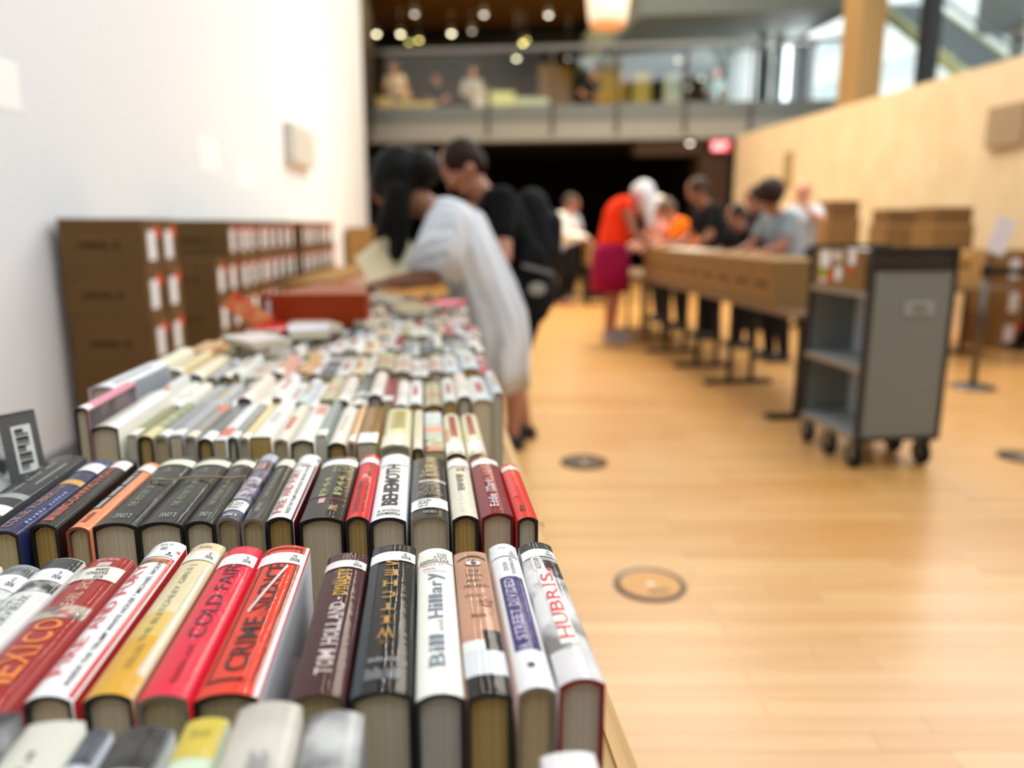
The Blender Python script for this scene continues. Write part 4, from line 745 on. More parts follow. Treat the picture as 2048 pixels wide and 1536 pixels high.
# ------------------------------------------------------------------ things on the walls
def wall_panel(px0, py0, px1, py1, name, label, cat, m, th=.01):
    # on the left wall: solve the depth where the view ray meets the wall
    def hit(px, py):
        d = FW + RT*((px-1024)/F_PX) + UP*((768-py)/F_PX); tt_ = (-1.90-.066*4.2)/(d.x-.066*d.y); return Vector((0, 0, CAM_H))+d*tt_
    a, b = hit(px0, (py0+py1)/2), hit(px1, (py0+py1)/2); z1, z0 = hit(px0, py0).z, hit(px0, py1).z
    mb = MB(); y0, y1 = sorted((a.y, b.y)); dx = .066*(y1-y0)
    mb.add([(0, 0, 0), (dx, y1-y0, 0), (dx, y1-y0, z1-z0), (0, 0, z1-z0), (th, 0, 0), (dx+th, y1-y0, 0), (dx+th, y1-y0, z1-z0), (th, 0, z1-z0)], [(3, 2, 1, 0), (4, 5, 6, 7), (0, 4, 7, 3), (1, 2, 6, 5), (3, 7, 6, 2), (0, 1, 5, 4)], m)
    o = mb.build(name, loc=(wx(y0)+.0005, y0, z0)); return tag(o, label, cat)
wall_panel(-60, 95, 34, 200, 'poster', 'bright white sheet pinned high on the white wall at the left picture edge', 'poster', mat('fbfbfb', .5), .003)
wall_panel(400, 272, 436, 340, 'paper_notice', 'white paper notice on the left wall, nearer of the two', 'notice', mat('fdfdfd', .5), .003)
wall_panel(474, 316, 506, 374, 'paper_notice', 'white paper notice on the left wall, lower and farther of the two', 'notice', mat('fdfdfd', .5), .003)
wall_panel(566, 244, 612, 322, 'wall_box', 'shallow grey box with a tan side fixed to the white left wall', 'box', mat('c3c3bd', .5), .11)
# right wall: speaker panel and a thin dark post
def rpanel(px0, px1, py0, py1, name, label, cat, m, th):
    a, b = at(px0, py0, X=6.2), at(px1, py0, X=6.2); z0 = at(px0, py1, X=6.2).z
    mb = MB(); y0, y1 = sorted((a.y, b.y)); mb.box(-th, 0, 0, y1-y0, 0, a.z-z0, m); return tag(mb.build(name, loc=(6.199, y0, z0)), label, cat)
rpanel(1988, 2060, 216, 296, 'wall_speaker', 'flat beige grey speaker panel mounted high on the pale right wall', 'speaker', mat('a68e70', .6), .06)
rpanel(1574, 1588, 305, 370, 'wall_bracket', 'slim tan upright strip fixed to the far part of the right wall', 'bracket', mat('a08a5c', .6), .05)

# ------------------------------------------------------------------ lamps, exit sign, pendant
def lamp(px, py, Y, r_, colr, st, name, label, cat, group=None, sz=None):
    p = at(px, py, Y=Y); t = empty(name, p); mb = MB(); mb.rev((0, 0, 0), (0, 0, 1), [(0, r_*1.2), (.10, r_*1.2), (.12, r_*.8)], blk, 16); mb.build('housing', t)
    mb = MB(); mb.ell((0, 0, 0), r_, r_, r_*.6, mat(colr, .4, 0, 0, st)); tag(mb.build('bulb', t), 'glowing lamp face')
    if name == 'spotlight': mb = MB(); mb.cyl((0, 0, .1), (0, 0, (6.35 if p.x < 4.0 else 5.15)-p.z), .008, blk, 8); mb.build('stem', t)
    return tag(t, label, cat, group)
WL = 'fff3c8'; YL = 'fff08a'; CL = 'fff6e6'
LA = [(829, 28, 19, CL, 6), (968, 29, 19, CL, 9), (1097, 30, 19, CL, 12), (753, 68, 20, WL, 22), (726, 86, 19.5, WL, 15), (801, 68, 20, WL, 22), (838, 80, 20.5, YL, 12), (818, 84, 21, YL, 7), (903, 67, 20, WL, 22), (944, 62, 20, CL, 3),
      (1046, 86, 20, YL, 16), (1052, 80, 20.6, YL, 9), (1033, 117, 19.7, WL, 18), (1262, 88, 19.5, CL, 5), (1356, 120, 19, WL, 6), (1402, 156, 18.6, WL, 4), (1375, 175, 18.4, WL, 3), (1136, 117, 20.2, CL, 2), (1392, 88, 19, CL, 3)]
for i, (px, py, Y, c_l, st) in enumerate(LA):
    lamp(px, py, Y, .055, c_l, st*.55, 'spotlight', '%s small glowing spotlight from the left over the upper floor' % nth(sorted(range(len(LA)), key=lambda k: LA[k][0]).index(i)).capitalize(), 'lamp', 'spotlights over the upper floor')
lamp(1380, 286, 15.55, .055, CL, 5, 'downlight', 'round white light under the balcony left of the red exit sign', 'lamp')
p = at(1441, 292, Y=15.35); t = empty('exit_sign', p, -.23); mb = MB(); mb.box(-.19, .19, 0, .06, -.11, .11, mat('2c2c2e', .5)); mb.build('housing', t)
mb = MB(); mb.box(-.18, .18, -.004, 0, -.10, .10, mat('f01848', .5, 0, 0, .8)); mb.build('face', t); mb = MB(); text_mb(mb, 'EXIT', mat('ffffff', .5, 0, 0, 1.0), (-.14, -.006, -.07), (1, 0, 0), (0, 0, 1), .28, .13, False, .02); mb.build('lettering', t)
mb = MB(); mb.cyl((0, .03, .11), (0, .03, .16), .01, blk); mb.build('stem', t); tag(t, 'glowing red EXIT sign hanging under the balcony', 'sign')
p = at(1215, 50, Y=12.5); t = empty('pendant_lamp', p); mb = MB(); mb.rev((0, 0, 0), (0, 0, 1), [(0, .27), (.12, .30), (.5, .34), (.8, .32)], mat('e9d3bd', .6, 0, 0, .55), 24); mb.build('shade', t)
mb = MB(); mb.rev((0, 0, -.03), (0, 0, 1), [(0, .25), (.04, .28)], mat('e09a66', .6, 0, 0, .5), 24); tag(mb.build('rim', t), 'orange lower rim'); mb = MB(); mb.cyl((0, 0, .8), (0, 0, 7.6-p.z), .008, blk, 8); mb.build('cord', t); tag(t, 'large cream pendant drum with an orange rim hanging at the top of the picture', 'lamp')
# rows of track lamps under the hall ceiling (their reflections dash the glossy spines)
for j, X in enumerate((-.55, .95, 2.6)):
    t = empty('track_light', (X, 12.4, 7.42)); mb = MB(); mb.box(-.03, .03, -4.6, 4.6, .1, .18, mat('d0d0d0', .5)); mb.build('rail', t)
    for i in range(14):
        yy = -4.4+i*.67; mb = MB(); mb.cyl((0, yy, .0), (0, yy, .1), .06, mat('d0d0d0', .5), 12); h_ = mb.build('spot', t)
        mb = MB(); mb.ell((0, yy, 0), .05, .05, .012, mat('fffaf0', .4, 0, 0, 220)); mb.build('bulb', h_)
    tag(t, '%s track of small ceiling spots high over the hall' % ['Left', 'Middle', 'Right'][j], 'lamp')

# ------------------------------------------------------------------ people
def remesh(o, vox, smooth=4):
    m = o.modifiers.new('skin', 'REMESH'); m.mode = 'VOXEL'; m.voxel_size = vox; m.use_smooth_shade = True
    if smooth: s = o.modifiers.new('soft', 'SMOOTH'); s.factor = .5; s.iterations = smooth
    return o
def ik(a, b, l1, l2, pole):
    a, b, pole = Vector(a), Vector(b), Vector(pole); d = b-a; L_ = min(d.length, (l1+l2)*.995); d.normalize(); b = a+d*L_
    x = (l1*l1-l2*l2+L_*L_)/(2*L_); h_ = math.sqrt(max(0, l1*l1-x*x)); p = pole-d*pole.dot(d); p.normalize()
    return a+d*x+p*h_, b
def loft(mb, rings, m, n=40, ripple=0, k=9, ph=0):
    """rings = [(centre, axis, rx, ry, fold amount)]"""
    vs = []; fs = []
    for (c, ax, rx, ry, rp) in rings:
        c, ax = Vector(c), Vector(ax).normalized(); yv = Vector((0, 1, 0)); xv = yv.cross(ax).normalized(); yv = ax.cross(xv)
        for i in range(n):
            a = 2*math.pi*i/n; q = 1+rp*(math.sin(k*a+ph)+.5*math.sin((k+4)*a+2*ph+1)); vs.append(c+xv*(rx*q*c_(a))+yv*(ry*q*s_(a)))
    for r_ in range(len(rings)-1):
        for i in range(n): a = r_*n+i; b = r_*n+(i+1) % n; fs.append((a, b, b+n, a+n))
    fs.append(tuple(range(n))[::-1]); fs.append(tuple(range((len(rings)-1)*n, len(rings)*n))); mb.add(vs, fs, m, True)
SKN = lambda h: mat(h, .5, 0, 0, 0, .05, 80)
def person(name_label, loc, face, h=1.7, lean=0, head=0, hands=((.18, .24, .85), (.18, -.24, .85)), skin='c08a6c', hair=('2a1c14', 'short'), top=('tee', '151517'), low=('trousers', '16171b'), shoes='1b1b1d',
           vox=.009, feet=None, sh=None, hip=None, curl=.6, group=None, prop=None, headoff=(0, 0)):
    """x forward, y left; lean in degrees; every piece in metres scaled from the standing height"""
    t = empty('person', loc, R(face)); sk = SKN(skin)
    H_ = Vector(hip) if hip else Vector((-.02-.10*s_(R(lean)), 0, .525*h)); d = Vector((s_(R(lean)), 0, c_(R(lean))))
    chest = H_+d*.21*h; neck = H_+d*.300*h; fwd = Vector((c_(R(lean)), 0, -s_(R(lean))))
    hd = R(lean+head); hdir = Vector((s_(hd), 0, c_(hd))); hc = neck+hdir*.105*h+Vector((headoff[0], headoff[1], 0))
    hf = Vector((c_(hd), 0, -s_(hd)))
    S = [H_+d*.275*h+Vector((0, s*.103*h, 0)) for s in (1, -1)]
    mb = MB()
    mb.cap(H_, (.074 if top[0] == 'dress' else .083)*h, chest, (.068 if top[0] == 'dress' else .080)*h, sk, 16); mb.cap(chest, .08*h, neck-d*.045*h, .052*h, sk, 16)
    mb.cap(S[0]-d*.01, .034*h, S[1]-d*.01, .034*h, sk, 14); mb.cap(neck-d*.06*h, .036*h, hc, .034*h, sk, 12)
    MH = Matrix(((hf.x, 0, hdir.x), (hf.y, 1, hdir.y), (hf.z, 0, hdir.z)))
    hr = .066*h
    mb.ell(hc+hdir*.012*h, hr*.98, hr*.80, hr*1.08, sk, MH, 20); mb.ell(hc+hf*hr*.28-hdir*hr*.62, hr*.62, hr*.55, hr*.6, sk, MH, 16)
    mb.cap(hc+hf*hr*.98+hdir*hr*.1, .007, hc+hf*hr*1.12-hdir*hr*.22, .012, sk, 8)
    for s in (1, -1): mb.ell(hc+Vector((0, s*hr*.82, 0))-hdir*.02*hr, hr*.2, hr*.1, hr*.3, sk, MH, 10)
    hipw = .052*h
    F_ = feet or ((.0, hipw*1.15), (.02, -hipw*1.15)); ank = []
    for i, s in enumerate((1, -1)):
        hj = H_+Vector((0, s*hipw, -.01)); an = Vector((F_[i][0], F_[i][1], .05*h)); kn, an = ik(hj, an, .242*h, .238*h, (1, s*.1, 0)); ank.append(an)
        mb.cap(hj, .053*h, kn, .033*h, sk, 14); mb.cap(kn, .032*h, kn+(an-kn)*.35+Vector((-.01, 0, 0)), .034*h, sk, 14); mb.cap(kn+(an-kn)*.35+Vector((-.01, 0, 0)), .034*h, an, .020*h, sk, 12)
        mb.cap(an-Vector((0, 0, .018*h)), .020*h, an+Vector((.085*h, s*.008, -.034*h)), .016*h, sk, 10)
    el = []; hn = []
    for i, s in enumerate((1, -1)):
        e_, w_ = ik(S[i], hands[i][:3], .172*h, .148*h, (-.5, s*.55, -.6) if len(hands[i]) < 4 else hands[i][3]); el.append(e_); hn.append(w_)
        mb.cap(S[i], .032*h, e_, .025*h, sk, 12); mb.cap(e_, .0255*h, w_, .0165*h, sk, 12)
        dr = (w_-e_).normalized(); sd = dr.cross(Vector((0, 0, 1))).normalized()*s; dn = sd.cross(dr)*s*-1
        if dn.z > 0: dn = -dn
        k = h/1.7; pe = w_+dr*.085*k
        mb.cap(w_, .024*k, pe-dr*.01, .030*k, sk, 12, .5, dn)
        for f in range(4):
            b0 = pe+sd*(-.030+.020*f)*k; ln = (.036, .042, .039, .030)[f]*k; a = curl*(.5+.12*f)
            d1 = (dr*c_(a)+dn*s_(a)); b1 = b0+d1*ln; d2 = dr*c_(a*2.1)+dn*s_(a*2.1); b2 = b1+d2*ln*.7; d3 = dr*c_(a*2.9)+dn*s_(a*2.9)
            mb.cap(b0-dr*.02, .0095*k, b1, .0085*k, sk, 8); mb.cap(b1, .0085*k, b2, .008*k, sk, 8); mb.cap(b2, .008*k, b2+d3*ln*.55, .007*k, sk, 8)
        tb_ = w_+dr*.025*k-sd*.022*k; t1 = tb_+(dr*.6-sd*.8+dn*.3).normalized()*.042*k; mb.cap(tb_, .012*k, t1, .0105*k, sk, 8); mb.cap(t1, .0105*k, t1+(dr*.9-sd*.2+dn*.5).normalized()*.032*k, .009*k, sk, 8)
    remesh(mb.build('body', t), vox, 3)
    # face
    for s in (1, -1):
        ec = hc+hf*hr*.86+Vector((0, s*hr*.36, 0))+hdir*hr*.12; mb = MB(); mb.ell(ec, .011, .013, .008, mat('e9e4de', .3)); mb.ell(ec+hf*.006, .007, .007, .007, mat('1f140e', .2)); mb.build('eye', t)
        mb = MB(); mb.cap(ec+hdir*.02+hf*.004+Vector((0, .016, 0)), .0035, ec+hdir*.02+hf*.004-Vector((0, .016, 0)), .0035, mat(hair[0], .7), 6); mb.build('eyebrow', t)
    mb = MB(); lc = hc+hf*hr*.9-hdir*hr*.62; mb.cap(lc+Vector((0, .02, 0)), .005, lc-Vector((0, .02, 0)), .005, mat('8c4a40', .5), 8); mb.build('mouth', t)
    # hair
    hm = mat(hair[0], .55, 0, 0, 0, .5, 60); mb = MB(); st = hair[1]
    if st != 'bald':
        mb.ell(hc+hdir*hr*.42-hf*hr*.16, hr*1.04, hr*.96, hr*.86, hm, MH, 20); mb.ell(hc-hf*hr*.42+hdir*hr*.0, hr*.7, hr*.86, hr*.85, hm, MH, 18)
    if st == 'long':
        for s in (1, 0, -1): mb.cap(hc-hf*hr*.35+Vector((0, s*hr*.6, 0)), hr*.5, hc+Vector((hr*.1, s*hr*.9, -.17*h)), hr*.34, hm, 12)
        for s in (1, -1): mb.cap(hc+hf*hr*.1+Vector((0, s*hr*.85, 0)), hr*.42, hc+Vector((hr*.5, s*hr*.95, -.10*h)), hr*.40, hm, 12)
        mb.ell(hc-hf*hr*.55+hdir*hr*.25, hr*1.15, hr*1.15, hr*1.1, hm, MH, 18); mb.ell(hc-hf*hr*1.1-hdir*hr*.5, hr*.8, hr*1.0, hr*.8, hm, MH, 18); mb.cap(hc+Vector((hr*.2, -hr*.5, -.08*h)), hr*.5, hc+Vector((hr*.5, -hr*.3, -.12*h)), hr*.3, hm, 12)
    if st == 'hang':
        mb.cap(hc+hdir*hr*.3-hf*hr*.3, hr*.95, hc+hdir*hr*.5-hf*hr*.0+Vector((0, 0, -.07*h)), hr*.95, hm, 16)
        for s in (1, -1): mb.cap(hc+hdir*hr*.2+Vector((0, s*hr*.6, 0)), hr*.6, hc+Vector((hr*.8, s*hr*.6, -.17*h)), hr*.36, hm, 12)
    if st == 'bun': mb.ell(hc-hf*hr*1.05+hdir*hr*.5, hr*.5, hr*.5, hr*.5, hm)
    if st == 'afro': mb.ell(hc+hdir*hr*.45-hf*hr*.35, hr*1.3, hr*1.25, hr*1.2, hm, MH, 20)
    if mb.v: remesh(mb.build('hair', t), max(vox, .010), 16 if st in ('long', 'hang') else 4)
    # top
    kind, tc_ = top; tm = tc_ if not isinstance(tc_, str) else mat(tc_, .85, 0, 0, 0, .25, 25); mb = MB()
    if kind != 'dress':
        mb.cap(H_-d*.02*h, .098*h, chest, .098*h, tm, 20, .92, fwd); mb.cap(chest, .096*h, neck-d*.05*h, .066*h, tm, 18); mb.cap(S[0], .044*h, S[1], .044*h, tm, 14)
        sl = .55 if kind == 'tee' else 1
        for i in range(2):
            if kind == 'vest': continue
            mb.cap(S[i], .043*h, S[i]+(el[i]-S[i])*(sl), .040*h, tm, 14)
            if kind == 'long': mb.cap(el[i], .036*h, hn[i], .026*h, tm, 12)
        remesh(mb.build('shirt' if kind != 'vest' else 'vest_top', t), max(vox, .010), 3)
    else:
        loft(mb, [(H_+d*.283*h, d, .045*h, .075*h, 0), (H_+d*.25*h, d, .078*h, .118*h, .01), (H_+d*.15*h, d, .082*h, .108*h, .03), (H_+d*.05*h, d, .090*h, .106*h, .03), (H_-Vector((.005, 0, .02*h)), d+Vector((0, 0, 1)), .094*h, .112*h, .03),
                  (H_-Vector((.01, 0, .08*h)), (0, 0, 1), .096*h, .118*h, .05), (H_-Vector((.01, 0, .15*h)), (0, 0, 1), .090*h, .122*h, .08), (H_-Vector((.005, 0, .215*h)), (0, 0, 1), .090*h, .125*h, .12)], tm, 96, 0, 7)
        mb.build('dress', t)
        for i in range(2):
            mb = MB(); q = S[i]+(el[i]-S[i]); ax = (el[i]-S[i])
            loft(mb, [(S[i]-ax*.15, ax, .045*h, .045*h, 0), (S[i]+ax*.1, ax, .058*h, .055*h, .03), (S[i]+ax*.5, ax, .062*h, .06*h, .05), (S[i]+ax*.95, ax, .07*h, .066*h, .08)], tm, 40, 0, 6); mb.build('sleeve', t)
    # bottom
    kind, lc_ = low
    if kind:
        lm = mat(lc_, .8, 0, 0, 0, .2, 30); mb = MB()
        if kind == 'skirt':
            loft(mb, [(H_+Vector((0, 0, .04*h)), (0, 0, 1), .088*h, .105*h, .0), (H_, (0, 0, 1), .105*h, .115*h, .01), (H_-Vector((0, 0, .12*h)), (0, 0, 1), .115*h, .13*h, .03), (H_-Vector((0, 0, .24*h)), (0, 0, 1), .112*h, .14*h, .05)], lm, 48); mb.build('skirt', t)
        else:
            mb.cap(H_+d*.01*h, .094*h, H_-Vector((0, 0, .03*h)), .096*h, lm, 18, .95)
            for i, s in enumerate((1, -1)):
                hj = H_+Vector((0, s*hipw, -.01)); kn, an = ik(hj, ank[i], .242*h, .238*h, (1, s*.1, 0))
                mb.cap(hj, .066*h, kn if kind == 'trousers' else hj+(kn-hj)*.93, .048*h, lm, 14)
                if kind == 'trousers': mb.cap(kn, .046*h, an, .034*h, lm, 14)
            remesh(mb.build(kind, t), max(vox, .010), 3)
    if shoes:
        for i, s in enumerate((1, -1)):
            a = ank[i]; mb = MB(); z = a.z-.05*h; mm = mat(shoes, .5)
            mb.cap(Vector((a.x-.02*h, a.y, z+.036)), .036, Vector((a.x+.10*h, a.y+s*.012, z+.032)), .032, mm, 12); mb.cap(Vector((a.x, a.y, z+.062)), .042, Vector((a.x+.06*h, a.y+s*.006, z+.045)), .038, mm, 12); mb.box(a.x-.035*h, a.x+.118*h, a.y-.042, a.y+.042, z+.001, z+.018, mm)
            remesh(mb.build('shoe', t), .008, 2)
    tag(t, name_label, 'person', group); t['neck'] = 0; del t['neck']
    return t, dict(H=H_, d=d, S=S, el=el, hn=hn, hc=hc, chest=chest, neck=neck, hf=hf, hdir=hdir)

# person in the grey dress bending over the table, reading: faces -x
knit = stripes('dress_knit', 'dcdfe2', 'a9acb3', 1, 22, .85, .3)
p1, q1 = person('person in a pale grey striped dress bending over the book table with an open book', (.30, 3.5, 0), 176, 1.66, 22, 42, hands=((.44, .12, 1.00, (.2, .5, -1)), (.42, -.10, .97, (-.2, -.4, -1))), skin='8a5a3e', hair=('0d0b0a', 'long'),
                top=('dress', knit), low=(None, ''), shoes='2b2422', vox=.007, hip=(.0, 0, .86), curl=.5, headoff=(.06, 0))
# open book held up in those hands
Mx = p1.matrix_basis.copy(); Mx = Matrix.Translation(p1.location) @ Matrix.Rotation(R(176), 4, 'Z')
hp = Mx @ ((q1['hn'][0]+q1['hn'][1])/2+Vector((.015, .05, .10)))
t = empty('open_book', hp, 0); t.rotation_euler = (R(-38), R(-28), R(10)); t.scale = (1.15, 1, 1.15); mb = MB(); cm = mat('efe2bc', .6); pg = PAGE['cream']
for s in (1, -1):
    M = Matrix.Rotation(R(s*24), 4, 'Y'); x0, x1 = (0, .115) if s > 0 else (-.115, 0); mb.box(x0, x1, -.004, .0, -.09, .11, cm, Matrix.Rotation(R(s*20), 4, 'Z'))
mb.build('cover', t); mb = MB()
for s in (1, -1):
    x0, x1 = (.001, .110) if s > 0 else (-.110, -.001); mb.box(x0, x1, .0005, .012, -.086, .106, mat('eadfbe', .7), Matrix.Rotation(R(s*20), 4, 'Z'))
mb.build('page_block', t); tag(t, 'open cream book held up by the person in the grey dress', 'book')
mb = MB()
# person in black behind, with backpack, looking down at what they hold: three quarter to the left
p2, q2 = person('person in black tee and shorts with a backpack, head bowed behind the grey dress', (.50, 4.25, 0), 194, 1.76, 25, 20, hands=((.24, .12, 1.27, (-.9, 1.0, .0)), (.36, -.04, 1.15, (-.6, -.8, -.6))), skin='b07a62', hair=('2a1a12', 'short'),
                top=('tee', '0c0c0d'), low=('shorts', '0b0b0d'), shoes='0e0f0f', vox=.008, feet=((.05, .09), (-.1, -.1)))
bk = MB(); bm_ = mat('121318', .7, 0, 0, 0, .3, 40); cb_ = q2['chest']-Vector((.205, 0, .03))
t = empty('backpack', p2.location, R(194)); bk.cap(cb_-Vector((.02, 0, .12)), .12, cb_+Vector((.02, 0, .11)), .10, bm_, 18, .8, (0, 1, 0)); bk.cap(cb_-Vector((.09, 0, .14)), .07, cb_+Vector((-.09, 0, .02)), .075, bm_, 16); remesh(bk.build('pack', t), .010, 3)
for s in (1, -1):
    mb = MB(); a = q2['S'][0 if s > 0 else 1]*.8+q2['neck']*.2; mb.bar(a+Vector((-.1, 0, -.02)), a+Vector((.0, 0, .055)), .045, .012, bm_); mb.bar(a+Vector((0, 0, .055)), a+Vector((.13, 0, -.06)), .045, .012, bm_); mb.bar(a+Vector((.13, 0, -.06)), a+Vector((.06, 0, -.34)), .04, .012, bm_); mb.build('strap', t)
mb = MB(); mb.cap(cb_-Vector((.150, .03, .12)), .016, cb_-Vector((.150, -.04, .12)), .016, mat('9a9ca4', .4), 8); tag(mb.build('buckle', t), 'light grey buckle')
tag(t, 'black backpack worn by the person in black', 'backpack')
t = empty('tote_bag', p2.location, R(194)); mb = MB(); c0 = q2['H']+Vector((.06, .26, .04)); mb.cap(c0-Vector((0, 0, .14)), .10, c0+Vector((0, 0, .10)), .085, mat('101012', .8), 16, .35, (0, 1, 0)); remesh(mb.build('bag', t), .010, 2)
mb = MB(); mb.bar(c0+Vector((0, 0, .16)), q2['S'][0]+Vector((0, .0, .05)), .03, .01, mat('101012', .8)); mb.build('strap', t)
mb = MB(); mb.ell(c0+Vector((.0, .045, -.05)), .05, .006, .035, mat('8f9088', .7)); mb.bar(c0+Vector((-.09, .045, .03)), c0+Vector((.08, .045, .075)), .01, .02, mat('77787a', .7)); tag(mb.build('print', t), 'grey blotchy print'); tag(t, 'black cloth tote bag with a grey print hanging at the person in black\'s hip', 'bag')
mb = MB(); q = q2['hn'][0]*.5+q2['hn'][1]*.5

# person in orange and magenta leaning over the right-hand cartons: faces +x
person('person in an orange-red top and magenta skirt leaning over the cartons on the right', (1.93, 7.95, 0), -8, 1.76, 13, 62, hands=((.42, .10, 1.02), (.40, -.12, 1.02)), skin='9a5a44', hair=('d9d9da', 'hang'), top=('vest', 'f23a12'), low=('skirt', '8e0a3a'), shoes='8a8790', vox=.011, hip=(0, 0, .98))
person('person in a white top and black trousers at the back, left of the orange top', (2.14, 12.1, 0), -30, 1.72, 10, 22, hands=((.36, .1, 1.05), (.36, -.1, 1.05)), skin='a87460', hair=('4a4038', 'short'), top=('long', 'dcd9d2'), low=('trousers', '15120f'), shoes='8a5848', vox=.012)
person('person in a pale blue-white top just behind the one in white at the back', (2.50, 13.4, 0), -50, 1.70, 5, 20, hands=((.3, .15, 1.0), (.3, -.15, 1.0)), skin='9a6a54', hair=('2b211b', 'short'), top=('tee', 'b9c0cb'), low=('trousers', '18181c'), shoes='222222', vox=.013)
t = make_carton(.42, .4, .32, tone='warm', lab=False, ink=False, hole=True); t.location = (2.72, 12.0, .62); tag(t, 'brown carton on a low stool beside the person in white at the back', 'box')
mb = MB(); mb.box(-.22, .22, -.2, .2, .58, .62, mat('1b1a19', .6)); 
for sx in (-.19, .19):
    for sy in (-.17, .17): mb.box(sx-.02, sx+.02, sy-.02, sy+.02, 0, .58, mat('1b1a19', .6))
mb.box(-.2, .2, -.18, .18, .1, .5, mat('141211', .7)); o = mb.build('crate_stand', loc=(2.72, 12.0, 0)); tag(o, 'black low stand under the brown carton at the back', 'stand')

P3 = [('person with white hair in a pinkish top behind the far right-hand cartons', (3.08, 9.75, 0), 185, 1.62, 12, 15, 'c08a78', ('d9cfc0', 'short'), ('tee', 'c98a7c'), 'trousers'),
      ('person in a bright orange tee behind the right-hand cartons', (3.10, 9.0, 0), 170, 1.62, 22, 25, 'b07a60', ('6a5848', 'short'), ('tee', 'ff7a10'), 'trousers'),
      ('person in a black tee leaning on the right-hand cartons', (3.16, 8.2, 0), 185, 1.78, 20, 15, 'a06a52', ('3a2a22', 'short'), ('tee', '17171a'), 'trousers'),
      ('person in dark clothes low behind the cartons, beside the grey top', (3.30, 7.6, 0), 200, 1.50, 25, 10, 'a8735c', ('2b211c', 'short'), ('tee', '1c1b1c'), 'trousers'),
      ('person with short dark hair looking down behind the dark clothed one', (3.92, 8.9, 0), 200, 1.68, 5, 18, 'a8735c', ('1f1814', 'short'), ('tee', '232022'), 'trousers'),
      ('person in a grey v-neck top bending over the nearest right-hand cartons', (3.27, 6.8, 0), 190, 1.64, 16, 22, 'a0664c', ('2d1d15', 'afro'), ('tee', '8b949b'), 'trousers'),
      ('person with a pink bald head raising an arm behind the grey top', (4.62, 9.2, 0), 210, 1.76, 0, 8, 'cf9478', ('e0bfa4', 'bald'), ('tee', 'b4bcc6'), 'trousers')]
for i, (lb, lc_, fc, hh, ln_, hdp, sk_, hr_, tp_, lw_) in enumerate(P3):
    hd_ = ((.42, .16, .98), (.42, -.16, .98)) if i != 6 else ((.35, .25, 1.45), (.3, -.2, 1.0))
    person(lb, lc_, fc, hh, ln_, hdp, hands=hd_, skin=sk_, hair=hr_, top=tp_, low=(lw_, '1b1b20'), shoes='1f1f22', vox=.012)
person('person in black trousers and black shoes cut off by the right picture edge', (5.74, 6.28, 0), 90, 1.72, 5, 20, feet=((.36, .16), (.0, -.09)), hands=((.4, .2, .8), (.4, -.2, .8)), skin='a8735c', hair=('2b211c', 'short'), top=('long', '16161a'), low=('trousers', '0f0f12'), shoes='141416', vox=.012)

# ------------------------------------------------------------------ upper floor
UF = 3.425
for i, (px, Y, hh, fc, tp, lb) in enumerate([(792, 20.2, 1.68, -100, ('tee', 'b9a58c'), 'person with a pink face near the left end of the upper floor'), (800, 21.6, 1.6, -60, ('tee', 'c9a070'), 'person in tan half hidden at the far left of the upper floor'),
        (945, 20.6, 1.70, -90, ('long', '8d8c92'), 'person in a grey top left of the middle of the upper floor'), (1178, 20.4, 1.72, -80, ('tee', '1b1c22'), 'person in black at the middle of the upper floor'), (880, 21.8, 1.75, -120, ('tee', '101012'), 'person in black standing back on the upper floor'), (1425, 19.8, 1.7, -90, ('tee', '7d8a86'), 'person in grey green on the right of the upper floor')]):
    p = at(px, 200, Y=Y); t, _ = person(lb, (p.x, Y, UF), fc, hh, 12, 20, hands=((.3, .15, 1.0), (.3, -.15, 1.0)), skin='b5785e', hair=('3a2620', 'short'), top=tp, low=('trousers', '1c1c20'), shoes='222222', vox=.016)
for i, (px, Y, w_, h_, cl, lb) in enumerate([(770, 18.6, .35, .62, 'd9b47a', 'narrow tan crate at the left end of the upper floor'), (830, 18.7, .9, .55, 'd8b878', 'wide tan crate beside the narrow one on the upper floor'), (915, 18.7, .8, .45, 'c9b890', 'light tan crate left of the middle of the upper floor'), (962, 18.0, .35, .75, 'd9c3ac', 'slim pale crate beside the light tan one on the upper floor'),
        (1005, 18.4, .5, .75, 'e3dc9a', 'pale yellow crate on the upper floor'), (1062, 18.6, .75, .66, 'd3d0ac', 'wide cream crate right of the pale yellow one'), (1120, 18.2, .3, .4, 'b9c4c8', 'small bluish white crate on the upper floor'), (1344, 17.5, .24, 1.05, 'dfe6d6', 'tall slim white stand right of the middle on the upper floor'), (1290, 17.9, .5, .35, 'c9c4b2', 'low pale crate beside the tall white stand')]):
    p = at(px, 200, Y=Y); mb = MB(); m_ = mat(cl, .6); mb.box(-w_/2, w_/2, -.25, .25, 0, h_, m_); mb.box(-w_/2-.01, w_/2+.01, -.26, .265, h_-.04, h_, m_)
    t = empty('display_crate', (p.x, Y, UF)); mb.build('body', t); mb = MB(); mb.box(-w_*.4, w_*.4, -.254, -.25, h_*.3, h_*.6, mat('efe6cf', .6)); tag(mb.build('front_card', t), 'paler card on the front'); tag(t, lb, 'crate')
